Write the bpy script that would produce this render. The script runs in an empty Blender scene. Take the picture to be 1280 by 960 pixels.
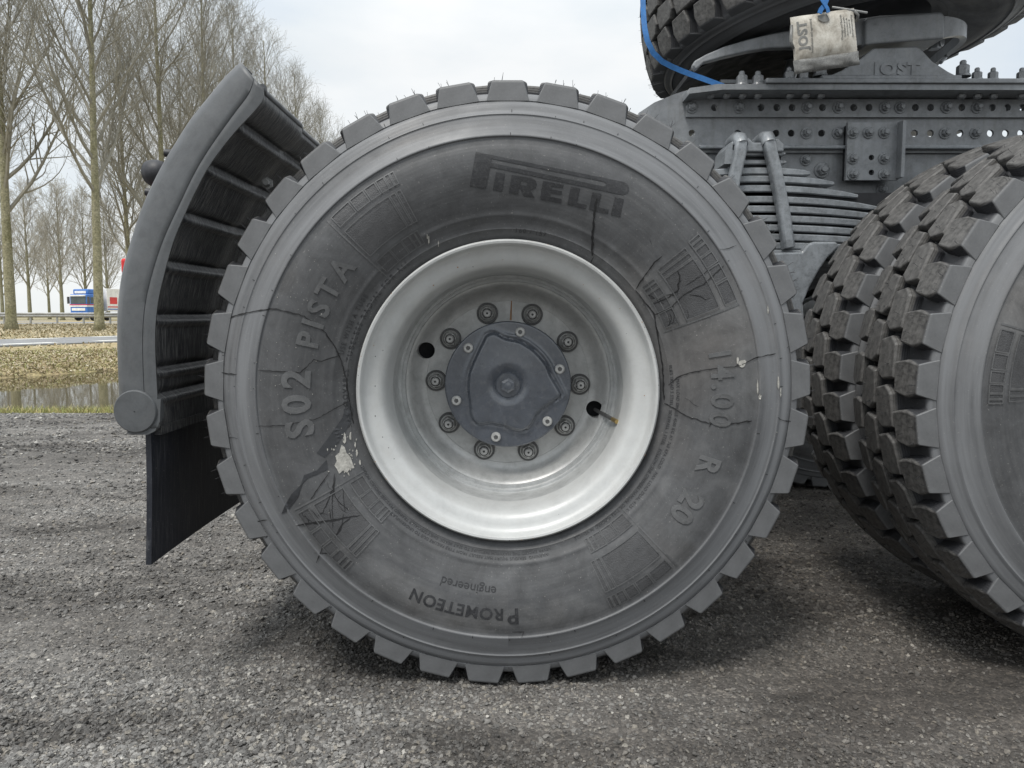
import bpy, bmesh, math, random
import numpy as np
from mathutils import Vector, Matrix
R = math.radians
rng = np.random.default_rng(7)
random.seed(7)
scn = bpy.context.scene
C = scn.collection

# ---------------------------------------------------------------- camera
F_PX, CAM_Z, PITCH, YAW = 961.0, 0.781, R(5.2), R(0.3)
cd = bpy.data.cameras.new('camera'); cam = bpy.data.objects.new('camera', cd); C.objects.link(cam)
cam.location = (0, 0, CAM_Z)
cam.rotation_euler = (R(90) - PITCH, 0, -YAW)
cd.sensor_width = 36; cd.lens = 36 * F_PX / 1280
cd.clip_start = 0.05; cd.clip_end = 3000
scn.camera = cam
CAMR = np.array(cam.rotation_euler.to_matrix())

# ---------------------------------------------------------------- world, sun
SKY = .93
SUN_EL, SUN_AZ = R(60), R(212)          # azimuth clockwise from +Y (behind the camera, to the left)
w = bpy.data.worlds.new("World"); scn.world = w; w.use_nodes = True
nt = w.node_tree; nt.nodes.clear()
out = nt.nodes.new('ShaderNodeOutputWorld')
sky = nt.nodes.new('ShaderNodeTexSky'); sky.sky_type = 'NISHITA'; sky.sun_disc = False
sky.sun_elevation = SUN_EL; sky.sun_rotation = SUN_AZ
bg1 = nt.nodes.new('ShaderNodeBackground'); bg1.inputs[1].default_value = 0.10
nt.links.new(sky.outputs[0], bg1.inputs[0])
tc = nt.nodes.new('ShaderNodeTexCoord')
mp = nt.nodes.new('ShaderNodeMapping'); mp.inputs['Scale'].default_value = (1.0, 1.0, 2.6)
nt.links.new(tc.outputs['Generated'], mp.inputs[0])
nz = nt.nodes.new('ShaderNodeTexNoise'); nz.inputs['Scale'].default_value = 2.3; nz.inputs['Detail'].default_value = 6
nz.inputs['Roughness'].default_value = 0.5
nt.links.new(mp.outputs[0], nz.inputs[0])
cr = nt.nodes.new('ShaderNodeValToRGB')
cr.color_ramp.elements[0].position = 0.34; cr.color_ramp.elements[0].color = (0.66, 0.73, 0.80, 1)
cr.color_ramp.elements[1].position = 0.62; cr.color_ramp.elements[1].color = (0.90, 0.91, 0.905, 1)
e = cr.color_ramp.elements.new(0.48); e.color = (0.78, 0.82, 0.84, 1)
nt.links.new(nz.outputs[0], cr.inputs[0])
bg2 = nt.nodes.new('ShaderNodeBackground'); bg2.inputs[1].default_value = 0.95
nt.links.new(cr.outputs[0], bg2.inputs[0])
# an overcast sky grows brighter towards the zenith
sx_ = nt.nodes.new('ShaderNodeSeparateXYZ'); nt.links.new(tc.outputs['Generated'], sx_.inputs[0])
mr_ = nt.nodes.new('ShaderNodeMapRange'); mr_.inputs['From Min'].default_value = .30; mr_.inputs['From Max'].default_value = 1.0
mr_.inputs['To Min'].default_value = SKY; mr_.inputs['To Max'].default_value = SKY * 1.9
nt.links.new(sx_.outputs[2], mr_.inputs[0]); nt.links.new(mr_.outputs[0], bg2.inputs[1])
mx = nt.nodes.new('ShaderNodeMixShader'); mx.inputs[0].default_value = 0.9
nt.links.new(bg1.outputs[0], mx.inputs[1]); nt.links.new(bg2.outputs[0], mx.inputs[2])
nt.links.new(mx.outputs[0], out.inputs[0])
sl = bpy.data.lights.new('sun', 'SUN'); sl.energy = 2.2; sl.angle = R(18); sl.color = (1.0, 0.965, 0.91)
so = bpy.data.objects.new('sun', sl); C.objects.link(so)
sd = Vector((math.sin(SUN_AZ) * math.cos(SUN_EL), math.cos(SUN_AZ) * math.cos(SUN_EL), math.sin(SUN_EL)))
so.rotation_euler = sd.to_track_quat('Z', 'Y').to_euler()
scn.view_settings.view_transform = 'Standard'; scn.view_settings.look = 'None'
scn.view_settings.exposure = 0.28; scn.view_settings.gamma = 1.0; scn.view_settings.use_curve_mapping = False
scn.cycles.max_bounces = 6; scn.cycles.diffuse_bounces = 2; scn.cycles.glossy_bounces = 3
scn.cycles.transmission_bounces = 3; scn.cycles.transparent_max_bounces = 6

# ---------------------------------------------------------------- helpers
def ray(px, py):
    d = np.array([(px - 640) / F_PX, -(py - 480) / F_PX, -1.0])
    return CAMR @ d
def at(px, py, Y):                       # the point at distance Y seen at this place of the photograph
    d = ray(px, py); t = Y / d[1]
    return (d[0] * t, Y, CAM_Z + d[2] * t)
def atg(px, py, z=0.0):                  # the point of height z seen there
    d = ray(px, py); t = (z - CAM_Z) / d[2]
    return (d[0] * t, d[1] * t, z)

def tag(o, label=None, cat=None, group=None, kind=None):
    if label: o['label'] = label
    if cat: o['category'] = cat
    if group: o['group'] = group
    if kind: o['kind'] = kind
    return o
def empty(name, loc=(0, 0, 0), parent=None, rot=(0, 0, 0)):
    o = bpy.data.objects.new(name, None); C.objects.link(o); o.location = loc; o.rotation_euler = rot
    o.empty_display_size = 0.1
    if parent: o.parent = parent
    return o
def mesh(name, v, f, mat=None, smooth=False, angle=None):
    m = bpy.data.meshes.new(name)
    v = np.asarray(v, dtype=float).reshape(-1, 3)
    m.from_pydata(v.tolist(), [], [list(map(int, q)) for q in f])
    if mat: m.materials.append(mat)
    if smooth:
        m.polygons.foreach_set('use_smooth', [True] * len(m.polygons))
        if angle: m.set_sharp_from_angle(angle=R(angle))
    m.update()
    return m
def link(name, m, parent=None, loc=(0, 0, 0), rot=(0, 0, 0), scale=None, kind=None):   # one mesh object
    o = bpy.data.objects.new(name, m); C.objects.link(o); o.location = loc; o.rotation_euler = rot
    if scale: o.scale = scale
    if parent: o.parent = parent
    if kind: o['kind'] = kind
    return o
def bevel(o, w=0.003, seg=2):
    b = o.modifiers.new('edge', 'BEVEL'); b.width = w; b.segments = seg; b.limit_method = 'ANGLE'; b.angle_limit = R(35)
    return o
class MB:
    """collects shapes into one mesh"""
    def __init__(s): s.v = []; s.f = []; s.n = 0
    def add(s, v, f):
        v = np.asarray(v, dtype=float).reshape(-1, 3)
        s.v.append(v); s.f += [[i + s.n for i in q] for q in f]; s.n += len(v); return s
    def box(s, x0, x1, y0, y1, z0, z1):
        v = [(x, y, z) for x in (x0, x1) for y in (y0, y1) for z in (z0, z1)]
        return s.add(v, [(0, 1, 3, 2), (4, 6, 7, 5), (0, 4, 5, 1), (2, 3, 7, 6), (0, 2, 6, 4), (1, 5, 7, 3)])
    def prism(s, pts, y0, y1):           # polygon in x-z, extruded along y (pts counter-clockwise seen from -y)
        n = len(pts)
        v = [(p[0], y0, p[1]) for p in pts] + [(p[0], y1, p[1]) for p in pts]
        return s.add(v, [list(range(n)), list(range(2 * n - 1, n - 1, -1))] + [(i, n + i, n + (i + 1) % n, (i + 1) % n) for i in range(n)])
    def tube(s, pts, r, n=8, cap=True):
        pts = [Vector(p) for p in pts]; m = len(pts)
        rr = r if hasattr(r, '__len__') else [r] * m
        up = None; V = []
        for i, p in enumerate(pts):
            t = (pts[min(i + 1, m - 1)] - pts[max(i - 1, 0)]).normalized()
            if up is None:
                up = Vector((0, 0, 1)) if abs(t.z) < .9 else Vector((1, 0, 0))
            a = t.cross(up).normalized(); b = a.cross(t).normalized(); up = b
            for k in range(n):
                c = 2 * math.pi * k / n
                V.append(p + (a * math.cos(c) + b * math.sin(c)) * rr[i])
        F = [(i * n + k, i * n + (k + 1) % n, (i + 1) * n + (k + 1) % n, (i + 1) * n + k) for i in range(m - 1) for k in range(n)]
        if cap: F += [list(range(n))[::-1], [(m - 1) * n + k for k in range(n)]]
        return s.add([tuple(q) for q in V], F)
    def mesh(s, name, mat=None, smooth=False, angle=None):
        return mesh(name, np.concatenate(s.v), s.f, mat, smooth, angle)
def lathe(prof, n=96, closed=False, a0=0.0):
    """profile of (radius, w) turned about the Y axis; w points to -Y"""
    P = len(prof); v = np.empty((n, P, 3))
    for i in range(n):
        a = a0 + 2 * math.pi * i / n
        for j, (r, ww) in enumerate(prof):
            v[i, j] = (r * math.sin(a), -ww, r * math.cos(a))
    f = []
    for i in range(n):
        k = (i + 1) % n
        for j in range(P - 1 + (1 if closed else 0)):
            l = (j + 1) % P
            f.append((i * P + j, k * P + j, k * P + l, i * P + l))
    return v.reshape(-1, 3), f
def smoothpath(pts, n):
    """Catmull-Rom through the points, resampled evenly"""
    p = np.asarray(pts, dtype=float); q = []
    pp = np.vstack([2 * p[0] - p[1], p, 2 * p[-1] - p[-2]])
    for i in range(1, len(pp) - 2):
        for t in np.linspace(0, 1, 12, endpoint=False):
            a, b, c, d = pp[i - 1], pp[i], pp[i + 1], pp[i + 2]
            q.append(.5 * ((2 * b) + (-a + c) * t + (2 * a - 5 * b + 4 * c - d) * t * t + (-a + 3 * b - 3 * c + d) * t ** 3))
    q.append(p[-1]); q = np.array(q)
    s = np.concatenate([[0], np.cumsum(np.linalg.norm(np.diff(q, axis=0), axis=1))])
    u = np.linspace(0, s[-1], n)
    return np.stack([np.interp(u, s, q[:, k]) for k in range(q.shape[1])], 1)
def fill2d(loops, depth=0.5):
    """2-D outlines with holes -> filled, extruded mesh: returns verts (x, y, z in -depth..depth), faces"""
    cu = bpy.data.curves.new('tmp', 'CURVE'); cu.dimensions = '2D'; cu.fill_mode = 'BOTH'; cu.extrude = depth
    for L in loops:
        s = cu.splines.new('POLY'); s.points.add(len(L) - 1); s.use_cyclic_u = True
        for i, p in enumerate(L): s.points[i].co = (p[0], p[1], 0, 1)
    return _curve_mesh(cu)
def fill_cdt(loops, depth):
    from mathutils.geometry import delaunay_2d_cdt
    V = []; E = []
    for L in loops:
        b = len(V); V += [Vector((p[0], p[1])) for p in L]; E += [(b + i, b + (i + 1) % len(L)) for i in range(len(L))]
    vo, eo, fo = delaunay_2d_cdt(V, E, [], 0, 1e-6)[:3]
    def inside(p, L):
        r = False; j = len(L) - 1
        for i in range(len(L)):
            if (L[i][1] > p.y) != (L[j][1] > p.y) and p.x < (L[j][0] - L[i][0]) * (p.y - L[i][1]) / (L[j][1] - L[i][1]) + L[i][0]: r = not r
            j = i
        return r
    def keep(q):
        c = (vo[q[0]] + vo[q[1]] + vo[q[2]]) / 3
        return inside(c, loops[0]) and not any(inside(c, L) for L in loops[1:])
    fo = [q for q in fo if keep(q)]
    n = len(vo); v = np.array([(p.x, p.y, depth) for p in vo] + [(p.x, p.y, -depth) for p in vo])
    f = [list(q) for q in fo] + [[n + i for i in q][::-1] for q in fo]
    b = 0
    for k, L in enumerate(loops):
        idx = list(range(b, b + len(L))); b += len(L)
        f += [[idx[i], n + idx[i], n + idx[(i + 1) % len(idx)], idx[(i + 1) % len(idx)]] for i in range(len(idx))]
    return v, f
def _curve_mesh(cu):
    o = bpy.data.objects.new('tmp', cu); C.objects.link(o)
    dg = bpy.context.evaluated_depsgraph_get(); dg.update()
    m = bpy.data.meshes.new_from_object(o.evaluated_get(dg))
    v = np.empty(len(m.vertices) * 3); m.vertices.foreach_get('co', v)
    f = [list(p.vertices) for p in m.polygons]
    bpy.data.objects.remove(o); bpy.data.meshes.remove(m)
    (bpy.data.curves).remove(cu)
    return v.reshape(-1, 3), f
def text2d(s, size=1.0, offset=0.0, depth=0.5, spacing=1.0, align='CENTER'):
    cu = bpy.data.curves.new('tmp', 'FONT'); cu.body = s; cu.size = size; cu.offset = offset; cu.extrude = depth
    cu.align_x = align; cu.align_y = 'CENTER'; cu.space_character = spacing; cu.resolution_u = 3
    return _curve_mesh(cu)

def densify(v, f, maxlen, passes=4):
    bm = bmesh.new(); vs = [bm.verts.new(p) for p in v]
    for q in f:
        try: bm.faces.new([vs[i] for i in q])
        except ValueError: pass
    bmesh.ops.triangulate(bm, faces=bm.faces[:])
    for _ in range(passes):
        E = [e for e in bm.edges if math.hypot(e.verts[0].co.x - e.verts[1].co.x, e.verts[0].co.y - e.verts[1].co.y) > maxlen]
        if not E: break
        bmesh.ops.subdivide_edges(bm, edges=E, cuts=1, use_grid_fill=False)
        bmesh.ops.triangulate(bm, faces=[q for q in bm.faces if len(q.verts) > 3])
    bm.verts.index_update()
    v2 = np.array([tuple(x.co) for x in bm.verts]); f2 = [[x.index for x in q.verts] for q in bm.faces]; bm.free(); return v2, f2
# value noise for terrain heights
_T = rng.random((256, 256))
def vnoise(x, y):
    xi = np.floor(x).astype(int); yi = np.floor(y).astype(int); fx = x - xi; fy = y - yi
    fx = fx * fx * (3 - 2 * fx); fy = fy * fy * (3 - 2 * fy)
    g = lambda a, b: _T[a & 255, b & 255]
    return (g(xi, yi) * (1 - fx) + g(xi + 1, yi) * fx) * (1 - fy) + (g(xi, yi + 1) * (1 - fx) + g(xi + 1, yi + 1) * fx) * fy - .5
def fbm(x, y, o=4, gain=.5):
    s = 0; a = 1
    for i in range(o):
        s = s + a * vnoise(x * 2 ** i + 13.7 * i, y * 2 ** i + 5.1 * i); a *= gain
    return s

# ---------------------------------------------------------------- materials
def new_mat(name):
    m = bpy.data.materials.new(name); m.use_nodes = True
    t = m.node_tree; b = t.nodes['Principled BSDF']
    return m, t, b
def N(t, typ, **kw):
    n = t.nodes.new(typ)
    for k, v in kw.items():
        if k in n.inputs: n.inputs[k].default_value = v
        else: setattr(n, k, v)
    return n
def ramp(t, src, stops):
    r = t.nodes.new('ShaderNodeValToRGB')
    el = r.color_ramp.elements
    el[0].position, el[0].color = stops[0][0], (*stops[0][1], 1)
    el[1].position, el[1].color = stops[-1][0], (*stops[-1][1], 1)
    for p, c in stops[1:-1]:
        q = el.new(p); q.color = (*c, 1)
    t.links.new(src, r.inputs[0]); return r.outputs[0]
def mix(t, fac, a, b, mode='MIX'):
    n = t.nodes.new('ShaderNodeMix'); n.data_type = 'RGBA'; n.blend_type = mode
    for sock, val in ((n.inputs[0], fac), (n.inputs[6], a), (n.inputs[7], b)):
        if hasattr(val, 'links'): t.links.new(val, sock)
        elif isinstance(val, (int, float)): sock.default_value = val
        else: sock.default_value = (*val, 1)
    return n.outputs[2]
def coords(t, scale=(1, 1, 1), kind='Object'):
    c = t.nodes.new('ShaderNodeTexCoord'); m = t.nodes.new('ShaderNodeMapping'); m.inputs['Scale'].default_value = scale
    t.links.new(c.outputs[kind], m.inputs[0]); return m.outputs[0]
def noise(t, vec, scale, detail=4, rough=.55, dist=0):
    n = N(t, 'ShaderNodeTexNoise', Scale=scale, Detail=detail, Roughness=rough, Distortion=dist)
    t.links.new(vec, n.inputs['Vector']); return n.outputs[0]
def bumpn(t, b, h, strength=.3, dist=.01):
    n = N(t, 'ShaderNodeBump', Strength=strength, Distance=dist); t.links.new(h, n.inputs['Height'])
    t.links.new(n.outputs[0], b.inputs['Normal']); return n

def mat_simple(name, col, rough=.5, metal=0.0, var=.25, scale=12, bump=.1, bscale=120, spec=.5, coat=0, dust=None, dustamt=.5, grime=.22, streak=0):
    m, t, b = new_mat(name)
    v = coords(t); n1 = noise(t, v, scale, 5, .6)
    lo = tuple(c * (1 - var) for c in col); hi = tuple(min(1, c * (1 + var)) for c in col)
    c = ramp(t, n1, [(.3, lo), (.7, hi)])
    if grime:
        c = mix(t, 1.0, c, ramp(t, noise(t, v, scale * 3.1, 9, .78, .3), [(.34, (1 - grime,) * 3), (.5, (1, 1, 1)), (.68, (1 + grime * .7,) * 3)]), 'MULTIPLY')
    if streak:     # dirt washed down over the paint
        c = mix(t, ramp(t, noise(t, coords(t, (34, 34, 2.2)), 1.0, 6, .65), [(.50, (0, 0, 0)), (.74, (streak,) * 3)]), c, (.085, .083, .078))
    if dust:
        n3 = noise(t, v, scale * 9, 6, .7)
        c = mix(t, ramp(t, n3, [(.5, (0, 0, 0)), (.78, (dustamt,) * 3)]), c, dust)
    t.links.new(c, b.inputs['Base Color'])
    b.inputs['Roughness'].default_value = rough; b.inputs['Metallic'].default_value = metal
    b.inputs['Specular IOR Level'].default_value = spec
    if coat: b.inputs['Coat Weight'].default_value = coat; b.inputs['Coat Roughness'].default_value = .16
    r = ramp(t, noise(t, v, scale * 2.3, 4), [(.3, (rough * .8,) * 3), (.7, (min(1, rough * 1.25),) * 3)])
    t.links.new(r, b.inputs['Roughness'])
    if bump: bumpn(t, b, noise(t, v, bscale, 4, .6), bump, .002)
    return m

def mat_rubber(name, base=(.074, .076, .080), dusty=(.145, .146, .147), dark=(.050, .051, .054), brown=(.115, .102, .092), bands=True):
    m, t, b = new_mat(name)
    v = coords(t)
    big = noise(t, v, 3.2, 6, .62, .6)
    c = ramp(t, big, [(.30, dark if not bands else tuple(x * .62 for x in base)), (.5, base), (.72, dusty)])
    br = noise(t, coords(t, (1.7, 1.7, 1.7)), 2.1, 4, .5)
    c = mix(t, ramp(t, br, [(.52, (0, 0, 0)), (.75, (.45,) * 3)]), c, brown)
    c = mix(t, 1.0, c, ramp(t, noise(t, v, 17, 9, .75, .5), [(.33, (.70,) * 3), (.5, (1, 1, 1)), (.68, (1.32,) * 3)]), 'MULTIPLY')
    # circumferential scuffs: radius from the axle
    sep = N(t, 'ShaderNodeSeparateXYZ'); t.links.new(coords(t), sep.inputs[0])
    cmb = N(t, 'ShaderNodeCombineXYZ'); t.links.new(sep.outputs[0], cmb.inputs[0]); t.links.new(sep.outputs[2], cmb.inputs[1])
    ln = N(t, 'ShaderNodeVectorMath', operation='LENGTH'); t.links.new(cmb.outputs[0], ln.inputs[0])
    rad = ln.outputs['Value']
    at2 = N(t, 'ShaderNodeMath', operation='ARCTAN2'); t.links.new(sep.outputs[0], at2.inputs[0]); t.links.new(sep.outputs[2], at2.inputs[1])
    pc = N(t, 'ShaderNodeCombineXYZ')
    mr = N(t, 'ShaderNodeMath', operation='MULTIPLY'); t.links.new(rad, mr.inputs[0]); mr.inputs[1].default_value = 90
    ma = N(t, 'ShaderNodeMath', operation='MULTIPLY'); t.links.new(at2.outputs[0], ma.inputs[0]); ma.inputs[1].default_value = 2.2
    t.links.new(mr.outputs[0], pc.inputs[0]); t.links.new(ma.outputs[0], pc.inputs[1])
    ring = noise(t, pc.outputs[0], 1.0, 5, .6)
    c = mix(t, ramp(t, ring, [(.45, (0, 0, 0)), (.8, (.28,) * 3)]), c, dusty)
    if bands:      # the outer band of the sidewall carries pale dust, the recessed field is darker
        bd = N(t, 'ShaderNodeMapRange'); bd.inputs['From Min'].default_value = .494; bd.inputs['From Max'].default_value = .506
        t.links.new(rad, bd.inputs[0])
        bn = ramp(t, noise(t, pc.outputs[0], .35, 5, .6), [(.32, (.10,) * 3), (.60, (.95,) * 3)])
        fm = N(t, 'ShaderNodeMath', operation='MULTIPLY'); t.links.new(bd.outputs[0], fm.inputs[0]); t.links.new(bn, fm.inputs[1])
        c = mix(t, fm.outputs[0], c, (.175, .181, .190))
        # wet dark smears running round the tyre
        wt = ramp(t, noise(t, pc.outputs[0], .23, 3, .5), [(.60, (0, 0, 0)), (.78, (.5,) * 3)])
        c = mix(t, wt, c, (.045, .047, .052))
    if bands:      # darker rubber between the tread blocks
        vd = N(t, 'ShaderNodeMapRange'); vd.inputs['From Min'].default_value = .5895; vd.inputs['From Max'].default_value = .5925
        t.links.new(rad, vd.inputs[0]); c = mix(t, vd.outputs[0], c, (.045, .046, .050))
    else:          # brown grit on the running face, dusty outer face, near-black rubber in the grooves
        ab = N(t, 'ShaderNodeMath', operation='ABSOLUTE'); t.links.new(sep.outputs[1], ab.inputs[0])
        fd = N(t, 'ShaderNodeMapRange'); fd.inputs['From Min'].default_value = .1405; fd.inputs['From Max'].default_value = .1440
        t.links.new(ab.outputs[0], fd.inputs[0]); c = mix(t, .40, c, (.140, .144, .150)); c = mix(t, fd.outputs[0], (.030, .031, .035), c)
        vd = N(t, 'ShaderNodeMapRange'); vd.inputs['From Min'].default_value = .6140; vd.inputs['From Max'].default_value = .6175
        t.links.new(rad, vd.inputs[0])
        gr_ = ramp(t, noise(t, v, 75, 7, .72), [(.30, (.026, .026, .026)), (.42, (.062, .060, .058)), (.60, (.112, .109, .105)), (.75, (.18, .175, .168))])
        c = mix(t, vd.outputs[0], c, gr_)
    sp = noise(t, v, 260, 2, .5)
    c = mix(t, ramp(t, sp, [(.66, (0, 0, 0)), (.80, (.5,) * 3)]), c, (.30, .295, .28))
    t.links.new(c, b.inputs['Base Color'])
    rr = ramp(t, noise(t, v, 9, 4), [(.3, (.46,) * 3), (.7, (.68,) * 3)])
    t.links.new(rr, b.inputs['Roughness'])
    b.inputs['Specular IOR Level'].default_value = .5
    h = mix(t, .5, noise(t, v, 420, 3, .6), noise(t, v, 60, 4, .6))
    if bands:      # fine moulded lines running round
        sn = N(t, 'ShaderNodeMath', operation='MULTIPLY'); t.links.new(rad, sn.inputs[0]); sn.inputs[1].default_value = 900
        sn2 = N(t, 'ShaderNodeMath', operation='SINE'); t.links.new(sn.outputs[0], sn2.inputs[0])
        h = mix(t, .06, h, sn2.outputs[0])
    else:          # stepped groove walls
        sn = N(t, 'ShaderNodeMath', operation='MULTIPLY'); t.links.new(rad, sn.inputs[0]); sn.inputs[1].default_value = 1250
        sn2 = N(t, 'ShaderNodeMath', operation='SINE'); t.links.new(sn.outputs[0], sn2.inputs[0])
        iv = N(t, 'ShaderNodeMapRange'); iv.inputs['To Min'].default_value = .55; iv.inputs['To Max'].default_value = 0; t.links.new(fd.outputs[0], iv.inputs[0])
        h = mix(t, iv.outputs[0], h, sn2.outputs[0])
    bumpn(t, b, h, .28, .0012)
    return m

M = {}
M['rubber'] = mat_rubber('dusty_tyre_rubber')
M['rubber_letter'] = mat_simple('dark_lettering_rubber', (.026, .027, .030), .5, var=.2, scale=20, bump=.2, bscale=300, dust=(.13, .13, .13), dustamt=.4)
M['rubber_raised'] = mat_simple('raised_lettering_rubber', (.094, .096, .099), .42, var=.2, scale=14, bump=.2, bscale=300, dust=(.2, .2, .195), dustamt=.4)
M['rubber_recess'] = mat_simple('emblem_rubber', (.062, .063, .066), .5, var=.25, scale=14, bump=.5, bscale=420)
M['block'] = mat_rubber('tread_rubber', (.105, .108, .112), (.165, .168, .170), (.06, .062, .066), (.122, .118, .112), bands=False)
M['black_rubber'] = mat_simple('plain_black_rubber', (.022, .023, .028), .55, var=.3, scale=8, bump=.2, dust=(.09, .09, .09), dustamt=.3)  # black rubber of the lamp parts and the lorry wheels
M['rim'] = mat_simple('silver_rim_paint', (.48, .49, .487), .42, metal=.1, var=.06, scale=5, bump=.06, bscale=200, dust=(.42, .41, .39), dustamt=.35, grime=.10)
M['barrel'] = mat_simple('grimy_shaded_barrel_paint', (.38, .39, .39), .36, metal=.1, var=.12, scale=8, bump=.1, bscale=200, dust=(.24, .24, .23), dustamt=.5)  # grime, plus the depth shade of the barrel put into a darker base colour
M['disc'] = mat_simple('grey_disc_paint', (.42, .425, .42), .38, metal=.2, var=.08, scale=9, bump=.08, bscale=240, dust=(.33, .32, .30), dustamt=.4)
M['nut'] = mat_simple('wheel_nut_steel', (.42, .42, .41), .34, metal=.1, var=.25, scale=60, bump=.1, dust=(.1, .1, .1), dustamt=.5)
M['ring'] = mat_simple('dark_washer_steel', (.075, .075, .075), .45, metal=.1, var=.3, scale=60)
M['hub'] = mat_simple('blue_grey_hub_paint', (.070, .080, .098), .26, var=.10, scale=9, bump=.12, bscale=90, coat=.9, dust=(.16, .165, .17), dustamt=.5)
M['brass'] = mat_simple('brass', (.45, .33, .14), .35, metal=.9, var=.2, scale=80)
M['rust'] = mat_simple('rust_streak', (.30, .17, .09), .8, var=.3, scale=60)
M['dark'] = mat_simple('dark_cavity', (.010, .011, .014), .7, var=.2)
M['crack'] = mat_simple('black_crack', (.008, .008, .009), .6, var=.2, bump=0)
M['wet'] = mat_simple('wet_smear', (.030, .032, .036), .38, var=.3, scale=40, bump=.1)
M['scuff'] = mat_simple('pale_scuff', (.36, .352, .325), .8, var=.3, scale=120, bump=.4, bscale=400)
M['frame'] = mat_simple('grey_chassis_paint', (.205, .216, .228), .36, var=.14, scale=7, bump=.16, bscale=150, coat=.15, streak=.45, grime=.3, dust=(.30, .305, .30), dustamt=.45)
M['frame2'] = mat_simple('grey_spring_paint', (.20, .216, .232), .32, var=.25, scale=16, bump=.3, bscale=70, coat=.3, streak=.35, grime=.35, dust=(.30, .31, .31), dustamt=.5)
M['bolt'] = mat_simple('painted_bolt', (.20, .21, .22), .28, var=.3, scale=60, bump=.1, coat=.2)
M['guard'] = mat_simple('grey_mudguard_plastic', (.078, .083, .088), .46, var=.08, scale=6, bump=.12, bscale=260, dust=(.12, .12, .12), dustamt=.35)
M['trailer'] = mat_simple('white_vehicle_paint', (.78, .78, .76), .4, var=.04, scale=.6, bump=0)
M['lorry_blue'] = mat_simple('blue_vehicle_paint', (.055, .17, .48), .35, var=.12, scale=.8, bump=0)
M['lorry_red'] = mat_simple('red_vehicle_paint', (.62, .05, .05), .4, var=.08, scale=.8, bump=0)
M['glass'] = mat_simple('dark_windscreen', (.05, .07, .07), .12, var=.3, scale=1.5, bump=0, spec=.8)
M['galv'] = mat_simple('galvanised_steel', (.36, .365, .36), .5, metal=.3, var=.16, scale=1.4, bump=0)
M['red_lamp'] = mat_simple('red_lens', (.6, .03, .03), .25, var=.1)
M['strap'] = mat_simple('blue_strap_webbing', (.028, .15, .40), .6, var=.14, scale=30, bump=.4, bscale=900)
M['ink'] = mat_simple('grey_print', (.20, .20, .19), .8, var=.2, scale=100, bump=0)
M['plastic'] = mat_simple('dirty_plastic_sleeve', (.14, .14, .135), .22, var=.35, scale=40, bump=.7, bscale=60, dust=(.5, .48, .44), dustamt=.4)

def mat_guard_inside():
    m, t, b = new_mat('black_mudguard_lining')
    v = coords(t, (1, 1, 1))
    st = noise(t, coords(t, (1, 14, .9)), 26, 5, .7)          # scratches run round the wheel
    c = ramp(t, noise(t, v, 9, 4), [(.3, (.010, .011, .015)), (.7, (.022, .023, .028))])
    c = mix(t, ramp(t, st, [(.47, (0, 0, 0)), (.66, (.75,) * 3)]), c, (.26, .26, .25))
    sp = noise(t, v, 330, 2, .5)
    c = mix(t, ramp(t, sp, [(.68, (0, 0, 0)), (.78, (.8,) * 3)]), c, (.30, .30, .29))
    t.links.new(c, b.inputs['Base Color']); b.inputs['Roughness'].default_value = .42
    bumpn(t, b, st, .35, .002); return m
M['inside'] = mat_guard_inside()
def mat_flap():
    m, t, b = new_mat('black_flap_rubber')
    v = coords(t)
    st = noise(t, coords(t, (1, 9, .5)), 22, 5, .7)
    c = ramp(t, noise(t, v, 6, 4), [(.3, (.010, .012, .018)), (.7, (.020, .023, .032))])
    c = mix(t, ramp(t, st, [(.52, (0, 0, 0)), (.74, (.6,) * 3)]), c, (.15, .15, .155))
    c = mix(t, ramp(t, noise(t, v, 240, 2), [(.68, (0, 0, 0)), (.78, (.8,) * 3)]), c, (.30, .30, .29))
    t.links.new(c, b.inputs['Base Color']); b.inputs['Roughness'].default_value = .5
    bumpn(t, b, noise(t, v, 50, 4), .2, .003); return m
M['flap'] = mat_flap()
def mat_paper():
    m, t, b = new_mat('stained_leaflet_paper')
    v = coords(t)
    c = ramp(t, noise(t, v, 22, 6, .7, .4), [(.32, (.24, .21, .17)), (.5, (.50, .47, .41)), (.66, (.66, .64, .58))])
    c = mix(t, ramp(t, noise(t, v, 300, 3), [(.58, (0, 0, 0)), (.75, (.5,) * 3)]), c, (.18, .16, .13))
    t.links.new(c, b.inputs['Base Color']); b.inputs['Roughness'].default_value = .35
    bumpn(t, b, noise(t, v, 28, 4), .3, .004); return m
M['paper'] = mat_paper()

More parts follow.
